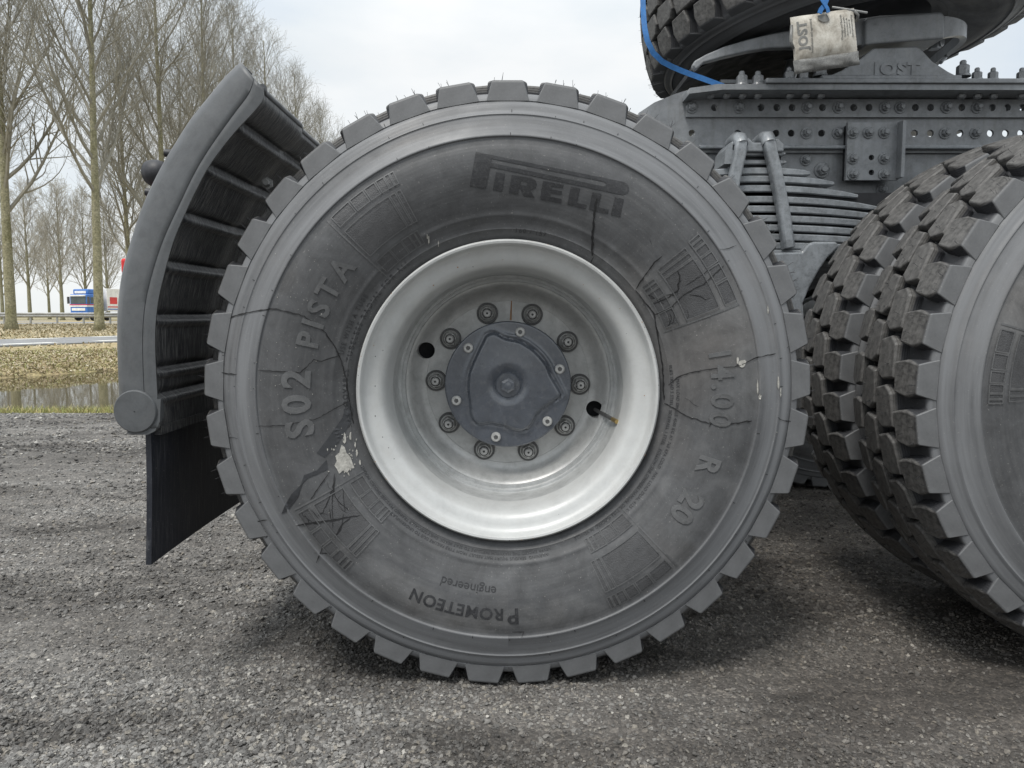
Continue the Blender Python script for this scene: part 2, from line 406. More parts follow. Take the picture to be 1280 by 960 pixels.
def patches(t, pos):
    """damp brown and dry pale patches of the yard, drawn out along the driving direction"""
    mp1 = N(t, 'ShaderNodeMapping'); mp1.inputs['Scale'].default_value = (.55, 1.9, 1); t.links.new(pos, mp1.inputs[0])
    a = ramp(t, noise(t, mp1.outputs[0], 1.7, 6, .62, .4), [(.36, (.40, .39, .38)), (.46, (.70, .69, .68)), (.62, (.98, .98, .975))])
    mp2 = N(t, 'ShaderNodeMapping'); mp2.inputs['Scale'].default_value = (3, 9, 1); t.links.new(pos, mp2.inputs[0])
    b_ = ramp(t, noise(t, mp2.outputs[0], 1.6, 5, .65), [(.34, (.66,) * 3), (.52, (.98,) * 3), (.75, (1.10,) * 3)])
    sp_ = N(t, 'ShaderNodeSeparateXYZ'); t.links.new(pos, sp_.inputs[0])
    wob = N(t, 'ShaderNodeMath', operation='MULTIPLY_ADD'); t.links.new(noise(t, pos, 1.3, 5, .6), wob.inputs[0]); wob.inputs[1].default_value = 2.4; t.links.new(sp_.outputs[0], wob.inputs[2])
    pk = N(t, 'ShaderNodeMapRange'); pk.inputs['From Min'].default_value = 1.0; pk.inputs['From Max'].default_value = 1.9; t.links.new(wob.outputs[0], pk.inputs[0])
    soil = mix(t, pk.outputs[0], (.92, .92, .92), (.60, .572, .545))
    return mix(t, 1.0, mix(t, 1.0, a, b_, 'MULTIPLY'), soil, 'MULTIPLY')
def mat_gravel():
    m, t, b = new_mat('grey_gravel_ground')
    v = coords(t)
    big = noise(t, coords(t, (.45, 1.1, 1)), 1.5, 6, .6)
    c = ramp(t, big, [(.30, (.105, .098, .090)), (.48, (.175, .166, .156)), (.70, (.25, .243, .232))])
    vo = N(t, 'ShaderNodeTexVoronoi', Scale=150.0); t.links.new(v, vo.inputs['Vector'])
    g = noise(t, v, 210, 3, .6)
    vv = N(t, 'ShaderNodeSeparateColor'); t.links.new(vo.outputs['Color'], vv.inputs[0])
    c = mix(t, 1.0, c, ramp(t, vv.outputs[0], [(0, (.62,) * 3), (.8, (1.1,) * 3), (1, (1.75, 1.72, 1.65))]), 'MULTIPLY')
    c = mix(t, 1.0, c, ramp(t, g, [(.3, (.72,) * 3), (.7, (1.3,) * 3)]), 'MULTIPLY')
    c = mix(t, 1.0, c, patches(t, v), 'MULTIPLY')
    t.links.new(c, b.inputs['Base Color']); b.inputs['Roughness'].default_value = .85
    inv = N(t, 'ShaderNodeMath', operation='SUBTRACT'); inv.inputs[0].default_value = 1; t.links.new(vo.outputs['Distance'], inv.inputs[1])
    bumpn(t, b, mix(t, .45, inv.outputs[0], g), .9, .006); return m
M['gravel'] = mat_gravel()
def mat_stone():
    m, t, b = new_mat('grey_stone_chips')
    oi = N(t, 'ShaderNodeObjectInfo')
    c = ramp(t, oi.outputs['Random'], [(0, (.13, .125, .12)), (.35, (.19, .187, .181)), (.62, (.27, .265, .255)), (.82, (.37, .362, .345)), (.93, (.31, .285, .245)), (.985, (.50, .49, .455)), (1, (.66, .64, .60))])
    c = mix(t, 1.0, c, ramp(t, noise(t, coords(t), 3, 3), [(.3, (.8,) * 3), (.7, (1.2,) * 3)]), 'MULTIPLY')
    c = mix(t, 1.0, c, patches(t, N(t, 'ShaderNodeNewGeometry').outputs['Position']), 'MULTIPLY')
    t.links.new(c, b.inputs['Base Color']); b.inputs['Roughness'].default_value = .75; return m
M['stone'] = mat_stone()
def mat_ground(name, stops, scale=1.6, fine=40):
    m, t, b = new_mat(name)
    v = coords(t)
    c = ramp(t, noise(t, v, scale, 6, .65), stops)
    c = mix(t, 1.0, c, ramp(t, noise(t, v, fine, 4, .7), [(.3, (.55,) * 3), (.7, (1.45,) * 3)]), 'MULTIPLY')
    t.links.new(c, b.inputs['Base Color']); b.inputs['Roughness'].default_value = .9
    bumpn(t, b, noise(t, v, fine, 4, .7), .8, .05); return m
M['litter'] = mat_ground('leaf_litter_ground', [(.3, (.25, .225, .10)), (.5, (.34, .28, .15)), (.72, (.42, .32, .20))], .8, 14)
M['field'] = mat_ground('dry_grass_verge', [(.3, (.17, .16, .085)), (.5, (.25, .22, .13)), (.72, (.30, .25, .16))], .4, 6)
M['asphalt'] = mat_simple('grey_asphalt', (.22, .225, .23), .85, var=.1, scale=1.2, bump=.2, bscale=60)
M['paint'] = mat_simple('white_road_paint', (.85, .85, .80), .7, var=.1, scale=4, bump=0)
M['bark'] = mat_ground('olive_poplar_bark', [(.3, (.165, .158, .080)), (.5, (.23, .218, .140)), (.72, (.31, .292, .21))], 1.5, 12)
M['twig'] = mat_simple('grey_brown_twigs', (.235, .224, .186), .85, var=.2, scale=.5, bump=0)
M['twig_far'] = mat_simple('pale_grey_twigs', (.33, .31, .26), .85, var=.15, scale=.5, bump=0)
def mat_leafcol(name, stops):
    m, t, b = new_mat(name)
    oi = N(t, 'ShaderNodeObjectInfo')
    g = N(t, 'ShaderNodeNewGeometry')
    c = ramp(t, g.outputs['Random Per Island'], stops)
    t.links.new(c, b.inputs['Base Color']); b.inputs['Roughness'].default_value = .8; return m
M['leaf'] = mat_leafcol('dry_leaves', [(0, (.24, .20, .12)), (.3, (.35, .28, .185)), (.55, (.45, .37, .26)), (.75, (.30, .30, .15)), (1, (.58, .51, .41))])
M['grass'] = mat_leafcol('yellow_green_grass', [(0, (.14, .16, .05)), (.4, (.27, .29, .09)), (.7, (.40, .37, .16)), (1, (.46, .37, .20))])
M['verge_leaf'] = mat_leafcol('verge_leaves', [(0, (.19, .175, .11)), (.4, (.32, .285, .19)), (.7, (.42, .36, .235)), (1, (.52, .45, .33))])
def mat_water():
    m, t, b = new_mat('still_ditch_water')
    b.inputs['Base Color'].default_value = (.060, .052, .032, 1); b.inputs['Roughness'].default_value = .03
    b.inputs['IOR'].default_value = 1.33; b.inputs['Specular IOR Level'].default_value = .9
    bumpn(t, b, noise(t, coords(t, (1, .4, 1)), 2.2, 3), .02, .05); return m
M['water'] = mat_water()

# ================================================================ GROUND
def grad(lo, hi, dense_lo, dense_hi, step, grow=1.12):
    a = list(np.arange(dense_lo, dense_hi, step)); s = step; x = a[-1]
    while x < hi: s *= grow; x += s; a.append(min(x, hi))
    s = step; x = dense_lo; b = []
    while x > lo: s *= grow; x -= s; b.append(max(x, lo))
    return np.array(b[::-1] + a)
SHORE_Y = 6.25
def gravel_h(x, y):
    h = fbm(x * .7 + 2, y * 6.5, 4) * .022 * np.clip((1.2 - x) / 1.5, .25, 1) + fbm(x * .9, y * .9, 4) * .022 + fbm(x * 9, y * 9, 3) * .012 + fbm(x * 45 + 3, y * 45, 3) * .010
    for cx, in ((0,), (1.447,)):
        d = np.exp(-((x - cx) / .42) ** 4) * np.exp(-((y - 1.86) / .42) ** 4)
        h = h * (1 - .5 * d) - .001 * d
    # faint tyre print running off to the left
    h = h - .010 * np.exp(-((y - (2.35 + .08 * np.sin(x * 1.3))) / .12) ** 2) * (x < -.3)
    fade = np.clip((SHORE_Y - y) / .6, 0, 1)
    return h * fade - .004 - .02 * (1 - fade)
gx = grad(-160, 160, -1.9, 2.6, .013, 1.10); gy = grad(-25, SHORE_Y, 1.0, 3.0, .013, 1.03)
X, Y = np.meshgrid(gx, gy)
Z = gravel_h(X, Y)
nx_, ny_ = len(gx), len(gy)
I = np.arange(nx_ * ny_).reshape(ny_, nx_)
gf = np.stack([I[:-1, :-1], I[:-1, 1:], I[1:, 1:], I[1:, :-1]], -1).reshape(-1, 4)
gm = mesh('gravel_ground', np.stack([X, Y, Z], -1), gf.tolist(), M['gravel'], True)
tag(link('gravel_ground', gm), 'coarse grey gravel yard under the truck wheels', None, kind='structure')

def gn_instances(name, pts, scl, rot, mat, kind='stone', parent=None):
    """thousands of loose pieces: points with scale and rotation, one small solid on each"""
    m = bpy.data.meshes.new(name)
    m.vertices.add(len(pts)); m.vertices.foreach_set('co', np.asarray(pts, dtype=np.float32).ravel())
    a = m.attributes.new('scl', 'FLOAT_VECTOR', 'POINT'); a.data.foreach_set('vector', np.asarray(scl, dtype=np.float32).ravel())
    a = m.attributes.new('rot', 'FLOAT_VECTOR', 'POINT'); a.data.foreach_set('vector', np.asarray(rot, dtype=np.float32).ravel())
    m.materials.append(mat)
    o = link(name, m, parent)
    g = bpy.data.node_groups.new(name, 'GeometryNodeTree')
    g.interface.new_socket('Geometry', in_out='INPUT', socket_type='NodeSocketGeometry')
    g.interface.new_socket('Geometry', in_out='OUTPUT', socket_type='NodeSocketGeometry')
    gi = g.nodes.new('NodeGroupInput'); go = g.nodes.new('NodeGroupOutput')
    iop = g.nodes.new('GeometryNodeInstanceOnPoints')
    join = g.nodes.new('GeometryNodeJoinGeometry')
    g2i = []
    for k in range(4):
        ico = g.nodes.new('GeometryNodeMeshIcoSphere'); ico.inputs['Radius'].default_value = 1.0
        ico.inputs['Subdivisions'].default_value = 2
        sp = g.nodes.new('GeometryNodeSetPosition'); nzz = g.nodes.new('ShaderNodeTexNoise'); nzz.noise_dimensions = '4D'
        nzz.inputs['W'].default_value = 3.7 * k; nzz.inputs['Scale'].default_value = .9; nzz.inputs['Detail'].default_value = 1
        sub = g.nodes.new('ShaderNodeVectorMath'); sub.operation = 'SUBTRACT'; sub.inputs[1].default_value = (.5, .5, .5)
        mul = g.nodes.new('ShaderNodeVectorMath'); mul.operation = 'SCALE'; mul.inputs['Scale'].default_value = 2.6
        g.links.new(nzz.outputs['Color'], sub.inputs[0]); g.links.new(sub.outputs[0], mul.inputs[0])
        g.links.new(ico.outputs[0], sp.inputs['Geometry']); g.links.new(mul.outputs[0], sp.inputs['Offset'])
        sm = g.nodes.new('GeometryNodeSetMaterial'); sm.inputs['Material'].default_value = mat
        g.links.new(sp.outputs[0], sm.inputs[0])
        gi_ = g.nodes.new('GeometryNodeGeometryToInstance'); g.links.new(sm.outputs[0], gi_.inputs[0])
        g.links.new(gi_.outputs[0], join.inputs[0])
    na = g.nodes.new('GeometryNodeInputNamedAttribute'); na.data_type = 'FLOAT_VECTOR'; na.inputs[0].default_value = 'scl'
    nr = g.nodes.new('GeometryNodeInputNamedAttribute'); nr.data_type = 'FLOAT_VECTOR'; nr.inputs[0].default_value = 'rot'
    m2p = g.nodes.new('GeometryNodeMeshToPoints')
    g.links.new(gi.outputs[0], m2p.inputs[0]); g.links.new(m2p.outputs[0], iop.inputs['Points'])
    g.links.new(join.outputs[0], iop.inputs['Instance'])
    iop.inputs['Pick Instance'].default_value = True
    g.links.new(na.outputs[0], iop.inputs['Scale'])
    e2r = g.nodes.new('FunctionNodeEulerToRotation'); g.links.new(nr.outputs[0], e2r.inputs[0]); g.links.new(e2r.outputs[0], iop.inputs['Rotation'])
    g.links.new(iop.outputs[0], go.inputs[0])
    md = o.modifiers.new('pieces', 'NODES'); md.node_group = g
    return o
def scatter_stones(n, y0, y1, smin, smax, power=1.0):
    u = rng.random(n); yy = (y0 ** power + u * (y1 ** power - y0 ** power)) ** (1 / power)
    xx = (rng.random(n) * 2 - 1) * (.95 * yy + .5)
    # patchy: fewer loose chips on the packed brown ground at the right and in the wheel marks
    k = fbm(xx * 1.3 + 4, yy * 2.2, 3) * 1.2 + .78 - .75 * np.clip((xx + .15) / 1.2, 0, .62) * np.clip((2.6 - yy) / .8, 0, 1)
    k += .5 * np.clip((1.50 - yy) / .25, 0, 1)
    keep = rng.random(n) < np.clip(k, .06, 1); xx, yy = xx[keep], yy[keep]
    s = (smin + (smax - smin) * rng.random(len(xx)) ** 3.2) * (1 + .35 * np.clip((1.75 - yy) / .4, 0, 1) * np.clip((.35 - xx) / .7, 0, 1))
    return xx, yy, s
P_, S_ = [], []
for n, y0, y1, a, b_ in ((170000, .95, 1.9, .0010, .0046), (110000, 1.9, 3.4, .0018, .0066), (70000, 3.4, 6.2, .004, .011)):
    xx, yy, s = scatter_stones(n, y0, y1, a, b_)
    P_.append(np.stack([xx, yy, gravel_h(xx, yy) + s * .15], 1)); S_.append(np.stack([s * (.8 + .5 * rng.random(len(s))), s, s * (.45 + .35 * rng.random(len(s)))], 1))
P_ = np.concatenate(P_); S_ = np.concatenate(S_)
Rr = np.stack([rng.normal(0, .35, len(P_)), rng.normal(0, .35, len(P_)), rng.random(len(P_)) * 6.28], 1)
o = gn_instances('gravel_stones', P_, S_, Rr, M['stone'])
tag(o, 'loose grey and pale stone chips covering the yard', 'gravel', kind='stuff')

# far bank, pond, verge -----------------------------------------------------
FAR = [(-60, -1.0), (-13.2, 4.6), (-8.32, 12.6), (-7.5, 14.9), (-5.0, 19.5), (0, 23), (15, 26), (60, 28), (160, 29)]
FAR = [(-160, 2.0), (-40, 6.6), (-14.5, 8.6), (-8.9, 12.4), (-7.55, 14.9), (-5.0, 19.5), (0, 23), (15, 26), (60, 28), (160, 29)]
fx_ = np.array([p[0] for p in FAR]); fy_ = np.array([p[1] for p in FAR])
def bank_edge(x): return np.interp(x, fx_, fy_)
WATER_Z = -.30
bx = grad(-160, 160, -20, 2, .12, 1.12)
T = np.concatenate([np.linspace(-2.0, 3.2, 66), 3.2 + np.cumsum(.09 * 1.16 ** np.arange(34))])
Xb, Tb = np.meshgrid(bx, T)
edge = np.maximum(bank_edge(Xb), SHORE_Y + 2.2)
Yb = edge + Tb
Zb = np.interp(Tb, [-2, -.5, 0, .5, 1.6, 3.0, 6], [-.9, -.42, -.30, -.17, -.04, 0, 0])
Zb = Zb + fbm(Xb * 2.1, Yb * 2.1, 4) * .09 * np.clip((Tb + .3) / .8, 0, 1) * np.clip((5 - Tb) / 3, .12, 1)
Ib = np.arange(Xb.size).reshape(Xb.shape)
bf = np.stack([Ib[:-1, :-1], Ib[:-1, 1:], Ib[1:, 1:], Ib[1:, :-1]], -1).reshape(-1, 4)
tag(link('grass_bank', mesh('grass_bank', np.stack([Xb, Yb, Zb], -1), bf.tolist(), M['litter'], True)), 'brown leaf strewn bank beyond the ditch', kind='structure')
far_T = Yb[-1]   # outer edge of the bank sheet
# verge beyond, out to the horizon
vx = bx; V = []; Fv = []
rows = [0, 20, 60, 200, 900, 2500]
for i, dy in enumerate(rows):
    for j, x in enumerate(vx): V.append((x * (1 + dy / 90), far_T[j] - .3 + dy, -.012 if i else -.012))
for i in range(len(rows) - 1):
    for j in range(len(vx) - 1):
        a = i * len(vx) + j; Fv.append((a, a + 1, a + 1 + len(vx), a + len(vx)))
tag(link('grass_verge', mesh('grass_verge', V, Fv, M['field'])), 'dry grass verge running to the motorway', kind='structure')
# near shore falling to the water
sx = grad(-160, 160, -10, 2, .1, 1.12); V = []; prof = [(-.15, -.028), (.05, -.03), (.35, -.10), (.9, -.36), (1.8, -.7)]
for j, (dy, z) in enumerate(prof):
    for x in sx: V.append((x, SHORE_Y + dy, z + (.02 * math.sin(x * 5 + j) if j > 1 else 0)))
Fs = [(j * len(sx) + i, j * len(sx) + i + 1, (j + 1) * len(sx) + i + 1, (j + 1) * len(sx) + i) for j in range(len(prof) - 1) for i in range(len(sx) - 1)]
tag(link('ditch_shore', mesh('ditch_shore', V, Fs, M['field'], True)), 'grassy near edge of the ditch', kind='structure')
tag(link('ditch_water', mesh('ditch_water', [(-160, SHORE_Y + .4, WATER_Z), (160, SHORE_Y + .4, WATER_Z), (160, 32, WATER_Z), (-160, 32, WATER_Z)], [(0, 1, 2, 3)], M['water'])),
    'still brown ditch water mirroring trees and sky', kind='structure')
bed = MB().box(-200, 200, -30, 40, -1.6, -1.0)
tag(link('subsoil', bed.mesh('subsoil', M['litter'])), 'soil under the yard and the ditch', kind='structure')

# grass tufts and leaves (stuff)
def blades(n, xf, hmin, hmax, wd, mat, name, label, lean=.5):
    V = np.empty((n, 3, 3)); x, y, z = xf(n)
    a = rng.random(n) * 6.28; h = hmin + (hmax - hmin) * rng.random(n); ww = wd * (.6 + .8 * rng.random(n))
    dx, dy = np.cos(a) * ww, np.sin(a) * ww; lx, ly = rng.normal(0, lean, n) * h, rng.normal(0, lean, n) * h
    V[:, 0] = np.stack([x - dx, y - dy, z], 1); V[:, 1] = np.stack([x + dx, y + dy, z], 1); V[:, 2] = np.stack([x + lx, y + ly, z + h], 1)
    F = np.arange(3 * n).reshape(n, 3)
    o = link(name, mesh(name, V.reshape(-1, 3), F.tolist(), mat)); tag(o, label, 'grass', kind='stuff')
def edge_xf(n):
    x = rng.uniform(-11, 3, n); y = SHORE_Y + .06 + np.abs(rng.normal(0, .22, n)) - .12 * rng.random(n) + .07 * np.sin(x * 3.3)
    return x, y, np.full(n, -.05) - .3 * np.clip(y - SHORE_Y - .25, 0, .5)
blades(26000, edge_xf, .02, .085, .0035, M['grass'], 'shore_grass', 'yellow green grass fringe between gravel and ditch', .6)
def bank_pts(n, t0, t1, power=1.0):
    x = rng.uniform(-19, -3, n); t = t0 + (t1 - t0) * rng.random(n) ** power
    y = bank_edge(x) + t
    z = np.interp(t, [-2, -.5, 0, .5, 1.6, 3.0, 6], [-.9, -.42, -.30, -.17, -.04, 0, 0]) + fbm(x * 2.1, y * 2.1, 4) * .09 * np.clip((t + .3) / .8, 0, 1) * np.clip((5 - t) / 3, .12, 1)
    return x, y, z
def leaf_cards(n):
    x, y, z = bank_pts(n, 0, 4.3)
    V = np.empty((n, 4, 3)); a = rng.random(n) * 6.28; s = rng.uniform(.010, .028, n)
    t1 = np.stack([np.cos(a), np.sin(a), rng.normal(0, .5, n)], 1); t2 = np.stack([-np.sin(a), np.cos(a), rng.normal(0, .5, n)], 1)
    c = np.stack([x, y, z + .02 + .02 * rng.random(n)], 1)
    for k, (p, q) in enumerate(((1, 0), (0, .6), (-1, 0), (0, -.6))): V[:, k] = c + s[:, None] * (t1 * p + t2 * q)
    F = np.arange(4 * n).reshape(n, 4)
    o = link('fallen_leaves', mesh('fallen_leaves', V.reshape(-1, 3), F.tolist(), M['leaf'])); tag(o, 'fallen brown leaves lying over the ditch bank', 'leaves', kind='stuff')
leaf_cards(90000)
blades(22000, lambda n: bank_pts(n, -.05, 4.2), .03, .10, .008, M['grass'], 'bank_grass', 'thin dry grass growing among leaves on the bank', .7)

# leaves and dead grass on the verge are laid out after the path is known (see below)
# cycle path: near edge and far edge taken off the photograph, continued in the same direction then bent along the motorway
pn = [np.array(atg(x, y)[:2]) for x, y in ((0, 434), (148, 428))]; pf = [np.array(atg(x, y)[:2]) for x, y in ((0, 425.5), (148, 421))]
mid0 = (pn[0] + pf[0]) / 2; mid1 = (pn[1] + pf[1]) / 2
dirp = (mid1 - mid0) / np.linalg.norm(mid1 - mid0)
nrm = np.array([-dirp[1], dirp[0]])
hw = abs(np.dot(pf[0] - pn[0], nrm)) / 2
cl = [mid0 - dirp * 40, mid0 - dirp * 20, mid0, mid1, mid1 + dirp * 10, mid1 + dirp * 18 + np.array((4, 0)), mid1 + dirp * 22 + np.array((16, 0)), mid1 + dirp * 23 + np.array((60, 0))]
cl = smoothpath(cl, 120)
def strip(c, off0, off1, z, name, mat, i0=0, i1=None):
    tn = np.gradient(c, axis=0); tn /= np.linalg.norm(tn, axis=1)[:, None]; nn = np.stack([tn[:, 1], -tn[:, 0]], 1)
    c = c[i0:i1]; nn = nn[i0:i1]
    a = c + nn * off0; b = c + nn * off1; n = len(c)
    V = [(p[0], p[1], z) for p in a] + [(p[0], p[1], z) for p in b]
    return V, [(i, i + 1, n + i + 1, n + i) for i in range(n - 1)][::1]
V, Fp = strip(cl, -hw, hw, .035, '', None)
po = tag(link('cycle_path', mesh('cycle_path', V, Fp, M['asphalt'])), 'narrow grey asphalt path with dashed white edge lines', kind='structure')
mb = MB(); cf = smoothpath(cl[30:100], 700)
for off in (-.72, .72):
    for i in range(0, 690, 26):
        V, Fp = strip(cf, off * hw - .17, off * hw + .17, .041, '', None, i, i + 15)
        mb.add(V, Fp)
s = po.modifiers.new('t', 'SOLIDIFY'); s.thickness = .12; s.offset = 1
link('path_marking', mb.mesh('path_marking', M['paint']), po)

def verge_cover(n):
    x = rng.uniform(-50, 2, n); y = 16 + 41 * rng.random(n) ** .8
    x = np.clip(x, -.85 * y - 4, None)
    ok = y > bank_edge(x) + 3.9
    d = np.min(np.hypot(x[:, None] - cl[None, :, 0], y[:, None] - cl[None, :, 1]), axis=1); ok &= d > hw + .3
    x, y = x[ok], y[ok]; n = len(x)
    V = np.empty((n, 4, 3)); a = rng.random(n) * 6.28; s = rng.uniform(.012, .04, n) * (.6 + y / 40)
    t1 = np.stack([np.cos(a), np.sin(a), rng.normal(0, .7, n)], 1); t2 = np.stack([-np.sin(a), np.cos(a), rng.normal(0, .7, n)], 1)
    c = np.stack([x, y, .01 + .05 * rng.random(n)], 1)
    for k, (p, q) in enumerate(((1, 0), (0, .6), (-1, 0), (0, -.6))): V[:, k] = c + s[:, None] * (t1 * p + t2 * q)
    o = link('verge_leaves', mesh('verge_leaves', V.reshape(-1, 3), np.arange(4 * n).reshape(n, 4).tolist(), M['verge_leaf']))
    tag(o, 'dead leaves and dry grass covering the verge under the poplars', 'leaves', kind='stuff')
verge_cover(110000)
# motorway, crash barrier
tag(link('motorway', mesh('motorway', [(-700, 60, .0), (700, 60, .0), (700, 92, .0), (-700, 92, .0)], [(0, 1, 2, 3)], M['asphalt'])), 'pale grey motorway behind the crash barrier', kind='structure')
gr = empty('guard_rail', (-30, 57, 0))
tag(gr, 'long galvanised crash barrier along the motorway', 'guard rail')
wb = [(.42, 0), (.47, -.05), (.53, -.05), (.57, 0), (.60, 0), (.64, -.05), (.70, -.05), (.75, 0)]
def beam(name, y, zoff, x0=-60, x1=90):
    V = [(x, y + dy, z + zoff) for x in (x0, x1) for z, dy in wb]; n = len(wb)
    F = [(i, n + i, n + i + 1, i + 1) for i in range(n - 1)]
    o = link(name, mesh(name, V, F, M['galv']), gr); s = o.modifiers.new('t', 'SOLIDIFY'); s.thickness = .012
beam('rail_beam', 0, .14); beam('rail_beam', 1.1, .10)
pm = MB().box(-.05, .05, .02, .14, -.05, .85).mesh('post', M['galv'])
for i in range(60): link('post', pm, gr, (-52 + 1.95 * i, 0, 0))

# ================================================================ TREES
def make_tree(seed, H, r0, bole, spread=.42, nb=34, twigs=1.0, fork=False, minr=.005, twigw=.009):
    rg = np.random.default_rng(seed)
    trunk = MB(); segs = []          # (p0,p1,r0,r1)
    pts = []; p = np.array([0., 0, -.1]); lean = rg.normal(0, .012, 2)
    nseg = 16
    for i in range(nseg + 1):
        f = i / nseg; pts.append((p[0], p[1], p[2])); p = p + np.array([lean[0] + rg.normal(0, .006), lean[1] + rg.normal(0, .006), 1]) * (H / nseg)
    rad = [r0 * (1.35 if i == 0 else 1) * (1 - .93 * (i / nseg) ** .9) + .012 for i in range(nseg + 1)]
    trunk.tube([(x, y, z) for x, y, z in [pts[0], tuple(np.array(pts[0]) * .6 + np.array(pts[1]) * .4)] + pts[1:]], [r0 * 1.5, r0 * 1.02] + rad[1:], 10)
    pts = np.array(pts)
    def branch(p, d, L, r, lvl):
        n = max(3, int(L / (.7 if lvl < 2 else .45))); n = min(n, 8)
        q = p.copy(); dd = d / np.linalg.norm(d); P = [q.copy()]
        for i in range(n):
            dd = dd + np.array([0, 0, .10 if lvl < 2 else .05]) + rg.normal(0, .055 + .03 * lvl, 3); dd /= np.linalg.norm(dd)
            q = q + dd * L / n; P.append(q.copy())
        rs = [max(minr, r * (1 - .85 * i / n)) for i in range(n + 1)]
        for i in range(n): segs.append((P[i], P[i + 1], rs[i], rs[i + 1], 5 if lvl == 1 else 3))
        if lvl >= 4: return
        k = {1: int(7 + L * 1.7), 2: int(2 + L * 1.6 * twigs), 3: int((1 + L * 1.6) * twigs)}[lvl]
        for j in range(k):
            f = .16 + .82 * (j + rg.random()) / k
            i = min(n - 1, int(f * n)); base = P[i] + (P[i + 1] - P[i]) * (f * n - i)
            dloc = P[i + 1] - P[i]; dloc /= np.linalg.norm(dloc)
            side = np.cross(dloc, rg.normal(0, 1, 3)); side /= np.linalg.norm(side)
            nd = dloc * .80 + side * (.62 + .15 * rg.random()) + np.array([0, 0, .22])
            nl = {1: L * (.42 - .18 * f) + .35, 2: .55 + .5 * rg.random(), 3: .35 + .35 * rg.random()}[lvl]
            branch(base, nd, nl, max(minr, rs[i] * {1: .5, 2: .5, 3: .7}[lvl] if lvl < 2 else {2: twigw, 3: minr}[lvl]), lvl + 1)
    for k in range(nb):
        f = (k + rg.random() * .7) / nb
        z = bole + (H - bole) * f ** .95 * .97
        i = np.interp(z, pts[:, 2], np.arange(len(pts))); i0 = int(min(i, len(pts) - 2)); base = pts[i0] + (pts[i0 + 1] - pts[i0]) * (i - i0)
        az = k * 2.4 + rg.normal(0, .4); rt = np.interp(z, pts[:, 2], rad)
        L = (H * (.30 if not fork else .34)) * (1 - f) ** .75 + 1.1
        up = 1.15 + .7 * f + rg.normal(0, .12)
        branch(base, np.array([math.cos(az), math.sin(az), up]), L, min(rt * .55, .02 + L * .011), 1)
    # tubes for all the segments, vectorised by side count
    out = MB()
    for ns in (5, 3):
        S = [s for s in segs if s[4] == ns]
        if not S: continue
        A = np.array([s[0] for s in S]); B = np.array([s[1] for s in S]); ra = np.array([s[2] for s in S]); rb = np.array([s[3] for s in S])
        d = B - A; d /= np.linalg.norm(d, axis=1)[:, None]
        ref = np.where(np.abs(d[:, 2:3]) < .9, np.array([[0, 0, 1.]]), np.array([[1., 0, 0]]))
        u = np.cross(d, ref); u /= np.linalg.norm(u, axis=1)[:, None]; v = np.cross(d, u)
        n = len(S); V = np.empty((n, 2 * ns, 3))
        for k in range(ns):
            c = 2 * math.pi * k / ns; o_ = u * math.cos(c) + v * math.sin(c)
            V[:, k] = A + o_ * ra[:, None]; V[:, ns + k] = B + o_ * rb[:, None]
        base = (np.arange(n) * 2 * ns)[:, None]
        F = np.concatenate([base + np.array([[k, (k + 1) % ns, ns + (k + 1) % ns, ns + k]]) for k in range(ns)])
        out.add(V.reshape(-1, 3), F.tolist())
    return trunk, out
tree_meshes = {}
def tree_kind(key, far=False, **kw):
    tr, cr_ = make_tree(**kw)
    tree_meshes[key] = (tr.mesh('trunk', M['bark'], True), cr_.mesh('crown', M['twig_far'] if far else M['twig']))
tree_kind('a', seed=11, H=23, r0=.235, bole=5.2, nb=36)
tree_kind('b', seed=5, H=22, r0=.205, bole=5.4, nb=36, fork=True)
tree_kind('c', seed=23, H=22, r0=.20, bole=4.0, nb=34, twigs=.95)
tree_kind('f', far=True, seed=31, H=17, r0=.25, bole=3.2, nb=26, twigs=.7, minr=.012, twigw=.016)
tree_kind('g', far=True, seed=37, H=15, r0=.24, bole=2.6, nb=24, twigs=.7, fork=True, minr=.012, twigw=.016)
TREES = [
 (18, 37, 'a', 1.0, 0.3, 'tall bare poplar with the thickest olive trunk, standing leftmost beyond the path'),
 (127, 35, 'b', 1.0, 2.1, 'bare poplar whose trunk stands in front of the blue and white lorry'),
 (214, 43, 'c', 1.02, 4.0, 'bare poplar rising just behind the black lamps of the mudguard'),
 (262, 50, 'a', .98, 5.0, 'bare poplar rising behind the middle of the grey mudguard'),
 (303, 57, 'b', 1.0, 1.0, 'bare poplar rising behind the upper tip of the mudguard'),
 (342, 63, 'c', 1.02, 2.0, 'bare poplar showing above the gap between mudguard tip and tyre'),
 (378, 73, 'a', .98, 3.2, 'second last poplar of the row, seen low above the tyre'),
 (406, 82, 'b', .98, 3.9, 'last and lowest poplar of the row, against open sky'),
 (236, 66, 'c', 1.0, .8, 'slender bare poplar filling the gap above the round mudguard lamp'),
 (168, 58, 'a', .93, 2.7, 'bare poplar half hidden by the edge of the mudguard'),
 (-30, 46, 'b', 1.0, 5.4, 'bare poplar whose branches reach in from the left edge'),
 (8, 112, 'g', 1.15, 1.3, 'thin distant bare tree showing just left of the thickest trunk'),
 (42, 105, 'f', 1.05, .2, 'distant bare tree standing alone left of the lorry cab'),
 (82, 100, 'g', 1.1, 2.5, 'forked distant bare tree rising over the blue lorry cab'),
 (112, 108, 'f', 1.0, 4.4, 'distant bare tree rising over the back of the lorry cab'),
 (139, 101, 'g', 1.0, 5.2, 'distant bare tree rising over the white lorry trailer'),
 (66, 120, 'f', .9, 3.3, 'thin pale distant pole-like tree just left of the lorry mirror'),
 (190, 105, 'f', 1.1, 1.9, 'distant bare tree hidden low behind the mudguard lip'),
]
